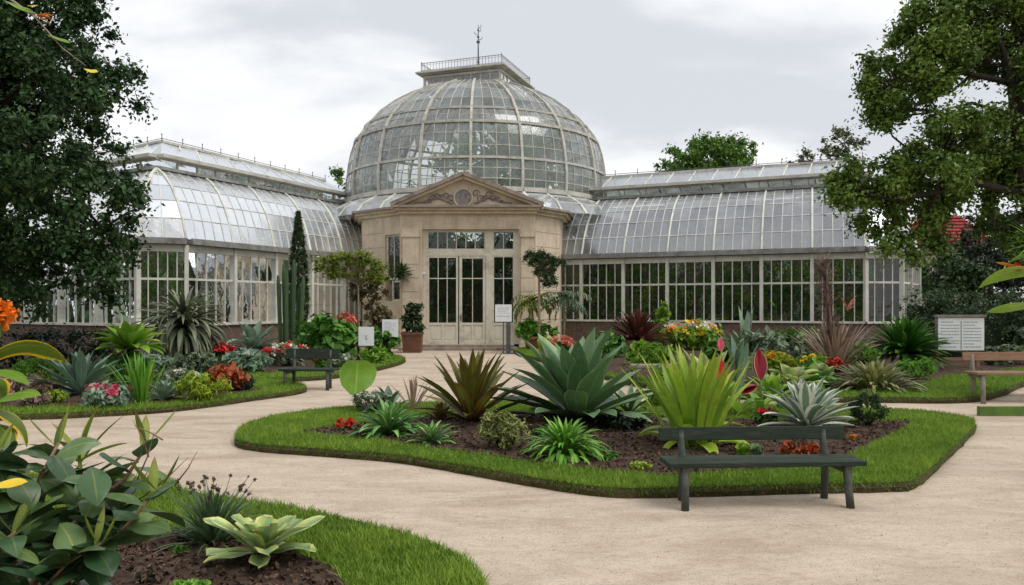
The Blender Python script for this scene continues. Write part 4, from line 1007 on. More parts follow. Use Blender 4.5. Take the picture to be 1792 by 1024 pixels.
# lotus-like round leaf
lp = G(640, 716, BH); t = plant('round_leaf_plant', 'single large round lime leaf on a thin stem by the path', 'plant', (lp.x, lp.y, BH)); s = lp.y/F
m = MB(); hc = Vector((-15*s, 0, 62*s)); m.tube([(0,0,0),(-2*s,0,18*s),(-4*s,0,34*s)], .008, 6); m.build('stem', M['palebark'], t, True)
m = MB(); vs = [tuple(hc)]; lf = [(.5,.5,.4)]; nn_ = 28
for ring_ in (.55, 1):
    for k in range(nn_):
        a = 2*PI*k/nn_; rr = ring_*(1+.22*max(0, -math.sin(a))**9-.10*max(0, math.sin(a))**14+.02*math.sin(a*7)); x = 33*s*rr*math.cos(a); zz_ = 26*s*rr*math.sin(a)
        if a > PI: zz_ *= 1.15; 
        vs.append((hc.x+x, 8*s*ring_**2*math.cos(2*a)+zz_*.35, hc.z+zz_*1.0)); lf.append((.5+.5*ring_*math.cos(a), .5+.5*ring_*math.sin(a), .4))
fs = [(0, 1+k, 1+(k+1) % nn_) for k in range(nn_)]+[(1+k, 1+nn_+k, 1+nn_+(k+1) % nn_, 1+(k+1) % nn_) for k in range(nn_)]
m.add(vs, fs, lf); m.build('leaf', LM['lotus'], t, True)
bush('low orange-brown dry plant on the soil seen below the bench backrest', 1405, 800, 'croton', 90, 26, 420, 13, name='dry_plant', cat='plant')
for lab, px, rr in (('dark green round succulent ball behind the bench, right of the lighter one', 1323, 13), ('pale green oval succulent behind the bench, left of the dark ball', 1300, 12)):
    p = G(px, 803, BH); t = plant('succulent', lab, 'succulent', (p.x, p.y, BH)); s = p.y/F; m = MB(); dark_ = rr == 13
    for k in range(9 if dark_ else 5): m.leaf((0,0,0), k*2.4, R(75 if k > 2 else 60), 30*s, 22*s, -.6, 7, .25, 'broad')
    m.build('leaves', LM['agave' if dark_ else 'limegreen'], t, True)
bush('tiny orange flower on the soil right of the white-edged agave', 1494, 772, 'green', 16, 10, 60, 6, name='orange_flower', cat='flower', flower='orange', fn=3, fr=3, stem=False)
bush('low dark ground plant left of the lime plant behind the huge agave', 1085, 752, 'blackgreen', 110, 26, 500, 14, name='ground_plant', cat='plant')
# --- red spathes and heliconias behind the lime plant
def spathe(label, px, py, Lpx, wpx, tilt, mat, fy, name='red_flower', stemcol='limegreen', elev=R(80)):
    """upright pointed bract whose foot is at photo height fy"""
    p = G(px, fy, BH); s = p.y/F; t = plant(name, label, 'flower', (p.x, p.y, BH)); m = MB()
    b = W(px, py+Lpx*.5, p.y)-Vector((p.x, p.y, BH))
    m.tube([(0,0,-.02), (b.x*.5+.02, 0, b.z*.5), tuple(b)], [.018,.014,.014], 6); m.build('stem', M['greenplank'], t, True)
    m = MB()
    az = 0 if tilt > 0 else PI
    for dy in (-1, 1):
        m.leaf((b.x, b.y, b.z), az, elev if abs(tilt) < .6 else R(22), Lpx*s, wpx*s, .12*dy, 9, .30*dy, 'broad', .5, 0, 0)
    # turn bract blades to face the viewer
    o = m.build('bract', LM[mat], t, True)
    piv = Matrix.Translation(b) @ Matrix.Rotation(R(90 if abs(tilt) < .6 else 0), 4, 'Z' if abs(tilt) < .6 else 'X') @ Matrix.Translation(-b)
    o.data.transform(piv)
    m = MB()
    for k in range(5): m.leaf((0,0,0), k*1.3+.4, R(55), 60*s, 16*s, .8, 7, .15, 'broad')
    m.build('leaves', LM['limegreen'], t, True); return t
spathe('large dark red upright bract with pale rim, right of the lime plant', 1331, 637, 56, 24, .1, 'darkred', 722)
spathe('dark red bract lying nearly level, lower left of the upright one', 1292, 668, 40, 20, 1, 'darkred', 728)
spathe('narrow red upright bract seen between the lime sword leaves', 1262, 650, 60, 16, .1, 'red', 722)
spathe('pink curled bract behind the tips of the lime plant', 1262, 602, 26, 12, .1, 'pink', 700)
ros('grey-green broad-leaved plant with pointed silver leaves behind the lime plant', 1235, 690, 'frost', 16, 24, 92, R(30), R(86), .5, prof='broad', name='silver_plant', nseg=8)
ros('plant with tall blue-green pointed leaf behind the red bracts', 1292, 690, 'blueagave', 9, 17, 112, R(60), R(88), .15, prof='broad', name='blue_leaf_plant')
ros('pale green large-leaved succulent group behind the white-edged agave', 1385, 686, 'frost', 22, 24, 66, R(10), R(80), .8, prof='broad', name='pale_rosette', nseg=8, wave=.04, h=.12)
ros('green large-leaved rosette right beside the pale succulent group', 1420, 680, 'bright', 16, 22, 55, R(10), R(70), .9, prof='broad', name='leafy_rosette', h=.12)
bush('clump of yellow flowers behind the dark red bracts', 1352, 668, 'yellowgreen', 90, 52, 900, 13, name='flower_clump', cat='flowers', flower=['yellow','orange'], fn=22, fr=4, h=.12)
bush('orange flowers among leaves left behind the lime plant', 1185, 680, 'green', 80, 44, 700, 12, name='flower_clump', cat='flowers', flower=['orange','coral'], fn=12, fr=4, h=.12)
bush('round clump of red salvia flowers by the straw grass foot', 1462, 664, 'redbrown', 36, 36, 350, 9, name='flower_clump', cat='flowers', flower='red', fn=14, fr=5, h=.12)
t, s = ros('striped yellow-green grass hump on the right turf border', 1530, 680, 'stripehump', 240, 7, 62, R(15), R(80), 1.0, prof='grass', name='striped_grass', rad=42, fold=.1, h=.12)
# --- right bed, back
ros('fan-leaved dark red-brown plant before the right wing windows', 1115, 614, 'redbrown', 90, 8, 66, R(5), R(88), .45, prof='grass', name='red_cordyline', rad=10, z0=.35, h=.12)
bush('mass of white and yellow flowers with an orange one, before the right wing plinth', 1212, 612, 'limegreen', 116, 48, 1000, 13, name='flower_bed', cat='flowers', flower=['white','white','yellow','orange'], fn=44, fr=7, fpx=7, h=.12)
ros('dark spiky agave between the white flowers and the straw grass', 1296, 622, 'agave', 40, 7, 56, R(20), R(88), .3, prof='grass', name='spiky_agave', h=.12, rad=14)
ros('tall pale cactus-like upright leaf before the right wing windows', 1306, 616, 'silver', 5, 12, 90, R(82), R(89), .05, prof='strap', name='pale_column_plant', h=.12)
bush('blue-green leafy bush behind the pale succulents', 1350, 640, 'greygreen', 120, 60, 900, 16, name='leafy_bush', h=.12)
bush('bright green leafy bush left of the straw grass', 1400, 636, 'green', 90, 62, 900, 14, name='leafy_bush', h=.12)
bush('young plant with round lime leaves against the right wing windows', 1160, 606, 'limegreen', 34, 84, 260, 14, name='young_tree', cat='plant', h=.12)
t, s = ros('tall straw-brown feather grass standing before the right wing', 1462, 650, 'straw', 150, 4, 105, R(50), R(88), .5, prof='grass', name='feather_grass', rad=18, fold=.05, h=.12)
m = MB()
for k in range(8): m.tube([(random.uniform(-8,-2)*s*1.0, 0, 0), (-12*s+random.uniform(-3,3)*s, random.uniform(-.1,.1), 95*s), (-22*s+random.uniform(-7,7)*s, random.uniform(-.1,.1), 188*s)], [.04,.035,.018], 6)
for k in range(420):
    tt = random.random(); x = -4*s-20*s*tt+random.uniform(-1,1)*(14-8*tt)*s
    m.leaf((x, random.uniform(-.12,.12), (20+172*tt)*s), random.choice((0,PI))+random.uniform(-.6,.6), random.uniform(.7,1.45), 26*s, 2.6*s, .2, 3, .1, 'grass')
m.build('dead_stalks', LM['purple'], t, True)
m = MB(); pz = 105*s
for a, e, l in ((0, 1.1, 34), (.2, .9, 26), (3.0, 1.25, 30), (0.1, .6, 20)): m.leaf((20*s, 0, pz), a, e, l*s, 9*s, .2, 6, .2, 'broad')
m.build('pink_bract', LM['coral'], t, True)
ros('large glossy green cycad with dense fronds left of the notice board', 1582, 645, 'cycad', 170, 11, 82, R(-5), R(85), .55, prof='agave', name='cycad', h=.12, rad=10, z0=.35, nseg=6)
bush('light green fern patch between the straw grass and the cycad', 1505, 650, 'bright', 70, 50, 800, 12, asp=.25, name='fern', cat='plant', h=.12)
bush('yellowish green leafy plant right of the brown fan plant', 1140, 640, 'limegreen', 90, 42, 600, 16, name='leafy_plant', cat='plant', h=.12)
bush('dark leafy plant behind the huge agave, right of the red tipped one', 1060, 626, 'green', 90, 40, 600, 15, name='leafy_plant', cat='plant', h=.12)
bush('coral red spiky flowers peeking over the huge agave', 985, 632, 'green', 56, 44, 400, 11, name='flower_clump', cat='flowers', flower='coral', fn=22, fr=4, h=.12)
bush('yellow-green leafed coleus beside the terracotta pot', 962, 628, 'yellowgreen', 46, 38, 400, 12, name='coleus', cat='plant', h=.12)
bush('low green plants at the right edge behind the brown bench', 1790, 640, 'greygreen', 160, 34, 1200, 14, name='low_shrub', h=.12)
bush('grey-green leafy shrub at the right edge, before the dark tree', 1790, 630, 'greygreen', 100, 100, 900, 16, name='leafy_shrub', h=.12)
ros('yellow-green spiky rosette between the pale succulents and the red bracts', 1352, 700, 'limegreen', 26, 14, 52, R(25), R(85), .5, name='spiky_rosette', h=.12)
ros('light green broad-leaved plant just left of the striped grass hump', 1440, 672, 'frost', 16, 18, 46, R(15), R(80), .7, prof='broad', name='broad_leaf_plant', h=.12)
bush('fresh green fern clump between the cycad and the striped grass hump', 1600, 664, 'bright', 80, 34, 800, 12, asp=.25, name='fern', cat='plant', h=.12)
bush('low lime ground cover behind the variegated agave', 1400, 716, 'limegreen', 90, 22, 500, 12, name='ground_cover', cat='plant', h=.1)
bush('mid green bush between the white flowers and the tall pale column', 1262, 636, 'green', 70, 44, 900, 13, name='leafy_bush', h=.12)
bush('yellow flowering low plant in front of the straw grass', 1420, 655, 'limegreen', 60, 34, 500, 12, name='flower_clump', cat='flowers', flower=['yellow'], fn=10, fr=3, h=.12)
ros('reddish small bromeliad near the left tip of the soil behind the green rosette', 770, 735, 'brom', 20, 10, 36, R(20), R(80), .4, name='bromeliad')
bush('low creeping herb at the foot of the brown bromeliad, right side', 880, 748, 'greygreen', 50, 16, 320, 9, name='herb', cat='plant')
bush('low creeping dark herb on the soil between bright tuft and huge agave', 950, 764, 'green', 44, 14, 260, 9, name='herb', cat='plant')
bush('small yellow-leaved weed at the turf edge left of the bench', 1120, 822, 'yellowgreen', 40, 14, 160, 8, name='weed', cat='plant')
bush('small green weed on the soil right of the bright green tuft', 1070, 806, 'green', 30, 12, 120, 8, name='weed', cat='plant')
bush('small scarlet flowers low between the lime plant and the white-edged agave', 1340, 742, 'green', 50, 26, 260, 9, name='flower_clump', cat='flowers', flower=['red','darkred'], fn=9, fr=4)
bush('bright red flowers low behind the lime plant, left side', 1158, 712, 'green', 56, 34, 300, 10, name='flower_clump', cat='flowers', flower=['red','orange'], fn=10, fr=4)
# low shelf tables
def trough(label, px, py, wpx, hpx, Yoff, mat):
    p = G(px, py, .1); s = p.y/F; t = plant('plant_table', label, 'table', (p.x, p.y, .1)); w_ = wpx*s/2
    m = MB(); m.bx((-w_, -.25, hpx*s-.05), (w_, .25, hpx*s)); m.build('table_top', M[mat], t)
    for x in (-w_+.05, w_-.05):
        for y in (-.2, .2): m = MB(); m.bx((x-.025, y-.025, 0), (x+.025, y+.025, hpx*s-.052)); m.build('leg', M['iron'], t)
trough('low grey garden table behind the left side of the lime plant', 1160, 668, 110, 30, 0, 'greywood')
# hedge right
hp = W(1665, 600, 24); t = thing('hedge', (hp.x, 24, 0), 'clipped dark green hedge right of the glasshouse, behind the notice board', 'hedge')
cl = []
for k in range(420):
    cl.append((rng.uniform(-1.35, 4.2), rng.uniform(-.6, .7), rng.uniform(.2, 2.2), rng.uniform(.16, .3)))
cloud_obj('foliage', cl, 15000, .10, LM['hedge'], t, up=.4, asp=.4)
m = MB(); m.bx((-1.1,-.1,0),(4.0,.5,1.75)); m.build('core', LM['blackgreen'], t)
# --- left bed
ros('spiky blue-green agave at the left of the left bed', 142, 690, 'blueagave', 46, 17, 92, R(8), R(86), .28, fold=.2, name='agave')
t, s = ros('lime green broad-leaved rosette raised on a dark leafy base', 226, 672, 'limegreen', 40, 20, 68, R(4), R(70), .45, prof='spatula', name='lime_rosette', z0=.72, rad=6, nseg=8)
cloud_obj('lower_leaves', blob_clusters((0,0,.36), .5, .5, .3, 30, .15, .4), 800, .16, LM['green'], t)
m = MB(); m.tube([(0,0,0),(0,0,.75)], [.07,.05], 8); m.build('stem', M['bark'], t, True)
ros('tall thin green reed tuft right of the blue agave', 248, 706, 'bright', 60, 5, 92, R(62), R(89), .2, prof='grass', name='reed_tuft', rad=16, fold=.05)
bush('pink-red flower head over silvery leaves at the front of the left bed', 190, 712, 'silver', 92, 40, 700, 14, name='flowering_herb', cat='flowers', flower='pink', fn=10, fr=7, fpx=7)
bush('dense yellow-green bush left of the rust-red coleus', 352, 700, 'yellowgreen', 96, 46, 1500, 13, asp=.22, up=.9, name='golden_bush')
ros('pale green small agave cluster between the reeds and the golden bush', 288, 700, 'silver', 40, 9, 42, R(10), R(82), .5, name='small_agave')
bush('rust-red coleus clump at the right tip of the left bed', 394, 684, 'croton', 76, 44, 1300, 13, asp=.7, name='coleus', cat='plant')
bush('small dark green herb at the very tip of the left bed', 428, 683, 'hedge', 38, 32, 900, 8, asp=.3, name='herb', cat='plant')
bush('white-flowered low herb behind the golden bush', 315, 682, 'greygreen', 90, 34, 800, 11, name='herb', cat='plant', flower='white', fn=16, fr=4)
bush('light green low bush beyond the far left agave', 70, 668, 'bright', 110, 44, 1000, 12, asp=.3, name='low_bush')
bush('dry tan low grass mound at the left edge', 40, 694, 'straw', 130, 36, 1000, 11, asp=.25, name='dry_mound', cat='plant')
bush('small olive herb in front of the blue agave', 98, 706, 'yellowgreen', 44, 24, 400, 9, asp=.3, name='herb', cat='plant')
bush('dark purple leaved plant at the left edge behind the big shrub', 60, 712, 'purple', 60, 26, 300, 12, name='purple_plant', cat='plant')
# --- far left bed
t, s = ros('big feathery grey-olive grass tree before the left wing', 322, 640, 'feather', 260, 7, 96, R(-20), R(88), 1.5, prof='grass', name='grass_tree', rad=8, z0=1.0, nseg=8, fold=.08, h=.12, twist=.5)
rosette(t, 'hanging_leaves', LM['feather'], 110, 88*s, 8*s, R(-40), R(10), 1.2, 'grass', rad=.25, z0=.9, nseg=7, fold=.08)
m = MB(); m.tube([(0,0,0),(0,0,1.05)], [.16,.12], 8); m.build('stem', M['bark'], t, True)
# columnar cactus
p = G(506, 622, .12); t = plant('column_cactus', 'group of tall slim ribbed green cactus columns left of the cypress', 'cactus', (p.x, p.y, .12)); s = p.y/F
for k, (dx, dy, hh, lean) in enumerate(((-14,0,140,-.04),(-8,.1,160,-.02),(-3,-.1,150,.0),(2,.05,128,.02),(8,-.08,168,.01),(13,.1,120,.03),(18,0,140,.05))):
    m = MB(); n_ = 14; vs = []; rows = 9
    for r in range(rows+1):
        tt = r/rows; rad = 3.6*s*(1 if tt < .9 else .55)
        for j in range(n_): vs.append((dx*s+lean*hh*s*tt+rad*(1 if j % 2 else .72)*math.cos(2*PI*j/n_), dy+rad*(1 if j % 2 else .72)*math.sin(2*PI*j/n_), hh*s*tt))
    m.add(vs, [(r*n_+j, r*n_+(j+1) % n_, (r+1)*n_+(j+1) % n_, (r+1)*n_+j) for r in range(rows) for j in range(n_)]+[tuple(rows*n_+j for j in range(n_))], [(.5,.5,.3+.1*(k%4))]*len(vs))
    m.build('column', LM['chive'], t)
# cypress
def conifer(label, px, py, top_py, wpx, Y, mat, n):
    b = W(px, py, Y); b.z = .1; t = thing('cypress', b, label, 'tree'); s = Y/F; H = W(px, top_py, Y).z-.1; cl = []
    for k in range(600):
        tt = rng.random()**.9; w_ = wpx/2*s*(math.sin(PI*min(1, .30+tt*.70))**.75)*(1.0 if tt > .1 else .8); a = rng.uniform(0, 2*PI)
        cl.append((w_*.8*math.cos(a), w_*.8*math.sin(a), .25+tt*(H-.35), .07+.05*w_))
    v, f, lf = leaf_cloud(cl, n*2, .085, up=1.0, asp=.28, outw=.4); mesh('foliage', v, f, LM[mat], None, lf, t)
    m = MB(); m.tube([(0,0,-.1),(0,0,H*.7)], [.10,.03], 7); m.build('trunk', M['bark'], t, True)
conifer('tall slender dark cypress in front of the left wing', 522, 620, 366, 40, 27.5, 'cypress', 15000)
# standard tree left of door: layered yellow-green crown on a thin pale trunk
def standard(name, label, px, Y, trunk_top_py, blobs, n, size, mat, tr=.05, fy=None, lean=0, bark='palebark', asp=.35, base_z=.1):
    b = W(px, 600, Y); b.z = base_z; tp = W(px+lean, trunk_top_py, Y)
    bl = [pb(*q) for q in blobs]; t = thing(name, b, label, 'small tree'); m = MB()
    m.tube([V(0,0,-.05), (tp-b)*.5+V(.02,0,0), tp-b], [tr, tr*.85, tr*.7], 8)
    cl = np.concatenate([blob_clusters(q[:3], q[3], q[3], q[3]*.5, 16, q[3]*.33, .4) for q in bl])
    for i in rng.choice(len(cl), min(22, len(cl)), replace=False): m.tube([tp-b, Vector(cl[i, :3])-b], [tr*.5, .008], 5)
    m.build('trunk', M[bark], t, True)
    v, f, lf = leaf_cloud(cl, n, size, up=.9, asp=asp); v -= np.array(b); mesh('crown', v, f, LM[mat], None, lf, t); return t
L('goldfern', (.20,.26,.035), var=.7, foot=(.05,.06,.01))
L('bronze', (.10,.08,.03), var=.7)
t = standard('standard_tree', 'small tree with a flat yellow-green crown on a thin pale trunk, left of the entrance', 627, 24.5, 500,
     [(570,462,24.5,24),(600,455,24.5,24),(630,450,24.3,22),(655,465,24.5,24),(600,480,24.5,22),(640,485,24.6,28),(665,490,24.5,18),(578,478,24.5,16)], 7000, .11, 'goldfern', .035)
v, f, lf = leaf_cloud(np.concatenate([blob_clusters(pb(*q)[:3], 22*24.6/F, .4, 18*24.6/F, 10, .16, .3) for q in ((640,520,24.7,1),(660,510,24.7,1),(625,505,24.7,1),(652,545,24.7,1))]), 2200, .10, asp=.4)
v -= np.array(t.location); mesh('lower_foliage', v, f, LM['bronze'], None, lf, t)
bush('big round dark green leafy shrub below the small yellow-green tree', 575, 628, 'green', 118, 74, 3000, 15, name='leafy_shrub', asp=.8, h=.12, k=70)
bush('dark green shrub behind the two white notices', 668, 630, 'green', 60, 62, 1300, 12, name='leafy_shrub', asp=.6, h=.12)
bush('dark brown twiggy shrub against the stone wall, left of the potted shrub', 668, 614, 'bronze', 64, 76, 1000, 11, name='twiggy_shrub', h=.1)
bush('rust-red flat flower head left of the small yellow-green tree trunk', 605, 622, 'green', 40, 74, 220, 12, name='red_shrub', flower='coral', fn=14, fr=6, fpx=8, h=.12)
ros('large light green leafy agave before the left wing plinth', 442, 622, 'silver', 24, 16, 62, R(5), R(75), .6, prof='spatula', name='leafy_agave', h=.12, z0=.2)
bush('dark low plant under the leafy agave', 440, 632, 'blackgreen', 70, 24, 500, 12, name='dark_plant', cat='plant', h=.12)
bush('deep red flowers with a yellow-green top, left behind the weathered bench', 388, 640, 'green', 50, 36, 400, 11, name='flower_clump', cat='flowers', flower=['red','darkred','red'], fn=22, fr=6, fpx=7, h=.12)
bush('grey-green leafy mass left of the weathered bench', 345, 652, 'greygreen', 90, 32, 1000, 14, name='leafy_mass', cat='plant', h=.12)
bush('fresh green leafy mass touching the left end of the weathered bench', 425, 652, 'silver', 90, 38, 1000, 15, name='leafy_mass', cat='plant', h=.12, flower='white', fn=3, fr=3)
bush('red, white and coral flowers behind the weathered bench', 500, 640, 'greygreen', 96, 38, 800, 11, name='flower_clump', cat='flowers', flower=['red','white','coral'], fn=28, fr=5, fpx=6, h=.12)
bush('small orange-red flowers at the right end of the weathered bench', 560, 648, 'green', 30, 34, 220, 10, name='flower_clump', cat='flowers', flower='red', fn=8, fr=5, fpx=6, h=.12)
bush('pale variegated low plant right of the weathered bench', 592, 646, 'greygreen', 60, 26, 500, 10, name='pale_herb', cat='plant', h=.12, flower='white', fn=10, fr=3)
bush('yellow-green low plant at the right tip of the far left bed', 655, 636, 'limegreen', 60, 26, 400, 12, name='lime_herb', cat='plant', h=.12)
# black shadow under the left tree, put in as near-black foliage; a pale bush
t = thing('hedge', (*W(100, 600, 21).xy, 0), 'near-black leaf mass standing in for the black shade under the big left tree', 'hedge')
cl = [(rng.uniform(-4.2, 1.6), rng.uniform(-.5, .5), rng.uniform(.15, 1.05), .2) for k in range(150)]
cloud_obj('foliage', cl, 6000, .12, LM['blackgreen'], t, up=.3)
bush('pale blue-green leafy bush low behind the blue agave', 262, 652, 'silver', 90, 30, 600, 14, name='pale_bush', h=.12)

# --- pots by the door
def pot(label, px, py, wpx, hpx, square, mat, h=.0):
    p = G(px, py, h); s = p.y/F; w_ = wpx*s/2; hz = hpx*s; t = plant('plant_pot', label, 'pot', (p.x, p.y, h)); m = MB()
    if square:
        m.add([(-w_*.88,-w_*.88,0),(w_*.88,-w_*.88,0),(w_*.88,w_*.88,0),(-w_*.88,w_*.88,0),(-w_,-w_,hz),(w_,-w_,hz),(w_,w_,hz),(-w_,w_,hz)], [(3,2,1,0),(0,1,5,4),(1,2,6,5),(2,3,7,6),(3,0,4,7)])
        m.build('body', M[mat], t); m = MB()
        for a, b in (((-w_-.03,-w_-.03,hz-.1),(w_+.03,-w_+.03,hz)), ((-w_-.03,w_-.03,hz-.1),(w_+.03,w_+.03,hz)), ((-w_-.03,-w_+.03,hz-.1),(-w_+.03,w_-.03,hz)), ((w_-.03,-w_+.03,hz-.1),(w_+.03,w_-.03,hz))): m.bx(a, b)
        m.build('rim', M[mat], t)
    else:
        m.lathe((0,0,0), [(0,0),(w_*.72,0),(w_*.92,hz*.8)], 20); m.build('body', M[mat], t, True)
        m = MB(); m.lathe((0,0,0), [(w_*.93,hz*.78),(w_*1.03,hz*.8),(w_*1.03,hz),(w_*.9,hz),(w_*.88,hz*.86)], 20); m.build('rim', M[mat], t, True)
    m = MB(); m.prism(ccw([(w_*.86*math.cos(k*PI/8), w_*.86*math.sin(k*PI/8)) for k in range(16)]), hz*.8, hz*.9); m.build('soil', M['soil'], t)
    return p, s, hz
p, s, hz = pot('square brown pot left of the entrance doors', 722, 617, 34, 36, True, 'brownpot')
t = plant('potted_shrub', 'dark tiered shrub growing in the square brown pot', 'shrub', (p.x, p.y, hz*.9))
cl = np.concatenate([blob_clusters((0,0,z*s), w_*s, w_*s, 7*s, 12, 5*s, .4) for z, w_ in ((12, 19), (26, 16), (46, 12))])
cloud_obj('foliage', cl, 2400, 9*s, LM['hedge'], t, up=.9, asp=.4)
m = MB(); m.tube([(0,0,-.05),(0,0,46*s)], .03, 7); m.build('stem', M['bark'], t, True)
p, s, hz = pot('round terracotta pot right of the entrance doors', 936, 617, 40, 28, False, 'terracotta')
t = plant('potted_plant', 'fresh green bushy plant in the terracotta pot', 'plant', (p.x, p.y, hz*.9))
cloud_obj('foliage', blob_clusters((0,0,12*s), 36*s, 20*s, 15*s, 40, 7*s, .4), 2600, 10*s, LM['bright'], t, up=.9, asp=.7)
p, s, hz = pot('small terracotta pot beside the round one, partly behind the agave', 962, 622, 22, 22, False, 'terracotta')
# fern standard right
bl_ = [(930,450,29.3,16),(955,452,29.3,22),(960,475,29.2,24),(940,462,29.3,18),(975,460,29.3,14),(962,492,29.3,18)]
standard('standard_tree', 'mop-headed dark green small tree on a pale trunk, right of the entrance', 943, 29.3, 480, bl_, 6500, .13, 'hedge', .055, asp=.22)
# low palms right of the door
def palm(label, px, py, Y, Lpx, n, mat, fy=610):
    b = W(px, fy, Y); b.z = .05; c = W(px, py, Y)-b; s = Y/F; t = thing('small_palm', b, label, 'palm'); m = MB()
    m.tube([(0,0,0), tuple(c*.6+V(.05,0,0)), tuple(c)], [.07,.05,.04], 7); m.build('trunk', M['palebark'], t, True)
    m = MB()
    for k in range(n):
        az = k*2.4; e = random.uniform(-.1, 1.0); p0 = Vector(c); a = e; L_ = Lpx*s*random.uniform(.8, 1.1); q = Vector(p0)
        for j in range(9):
            d = V(math.cos(az)*math.cos(a), math.sin(az)*math.cos(a), math.sin(a)); q2 = q+d*L_/9
            for sd in (-1, 1): m.leaf(q, az+sd*1.0, a-.1, L_*.42*(1-j/11), .075, .7, 3, .1, 'grass')
            q = q2; a -= .22
    m.build('fronds', LM[mat], t, True)
palm('spreading feathery small palm left under the mop-headed tree', 930, 528, 30.2, 56, 22, 'goldfern')
palm('darker feathery small palm right of the mop-headed tree, before the wing', 985, 524, 30.0, 62, 24, 'greygreen')
# hanging plant on the stone wall
p = W(703, 470, 31.75); t = thing('hanging_plant', (p.x, p.y-.1, p.z-.3), 'dark spiky plant hanging in a basket on the stone pier left of the doors', 'hanging plant')
m = MB(); m.lathe((0,0,0), [(0,-.16),(.14,-.1),(.19,.06)], 12); m.build('basket', M['dark'], t, True)
rosette(t, 'leaves', LM['hedge'], 60, .55, .10, R(-30), R(85), .5, rad=.08, z0=.05)
m = MB(); m.tube([(0,.1,.75),(0,0,.7),(0,0,.1)], .008, 5); m.build('hook', M['iron'], t)
# lamp/door camera on frame and white rag
m = MB(); m.bx((-.11,-.06,-.04),(.08,.02,.04)); m.tube([(0,.0,0),(0,.12,0)], .02, 6); o = m.build('wall_lamp', M['card']); o.location = (X(742), yd-.18, Z(478)); tag(o, 'small white lamp fixed to the left of the door frame', 'lamp')
p = G(902, 612); m = MB(); m.lathe((0,0,.0), [(.18,0.004),(.19,.04),(.12,.07),(0,.08)], 12); o = m.build('doorstop', M['card']); o.location = (p.x, p.y, 0); tag(o, 'small white flat stone lying by the grey notice stand', 'stone')

# ------------------------------------------------------------------ foreground, left
# pale succulent
p = G(460, 985, .09); s = p.y/F; t = plant('succulent', 'pale yellow-edged succulent rosette in the front bed', 'succulent', (p.x, p.y, .09))
rosette(t, 'leaves', LM['frost'], 26, 118*s, 40*s, R(-6), R(70), .25, 'spatula', fold=.14, nseg=10, rad=.03, z0=.05, wave=.06, jit=.2, shrink=.75, short=0)
# chives
p = G(372, 950, .09); s = p.y/F; t = plant('chive_clump', 'thin-leaved chive clump with dried brown flower heads in the front bed', 'plant', (p.x, p.y, .09))
rosette(t, 'leaves', LM['chive'], 190, 100*s, 6.5*s, R(20), R(88), .6, 'grass', rad=.10, fold=.2, nseg=7, jit=.4)
m = MB(); hd = MB(); seeds = []
for k in range(30):
    a = rng.uniform(0, 2*PI); ln = rng.uniform(95, 135)*s; tl = rng.uniform(.15, .85); sg = 1 if k > 3 else 2.0
    e = Vector((math.cos(a)*ln*tl*.8*(1 if k > 3 else 1.6), math.sin(a)*ln*tl*.4, ln*(1-.25*tl)))
    m.tube([(0,0,0), tuple(e*.5+V(0,0,.03)), tuple(e)], [.004,.003,.0022], 5)
    seeds.append((e.x, e.y, e.z, rng.uniform(2.5, 5)*s))
m.build('flower_stems', LM['chive'], t, True)
cloud_obj('seed_heads', seeds, 900, 5*s, LM['drybrown'], t, up=.2, asp=.5)
bush('low clover-like green plant at the bottom of the front bed', 330, 1040, 'bright', 90, 20, 260, 16, name='low_plant', cat='plant', h=.09, asp=.9)
bush('small light green weed between the chives and the succulent', 318, 968, 'green', 34, 12, 90, 9, name='weed', cat='plant', h=.09, asp=.8)
bush('dull brown dried leaves beside the big leafy shrub', 262, 1020, 'drybrown', 44, 30, 130, 16, name='dry_leaves', cat='plant', h=.09)
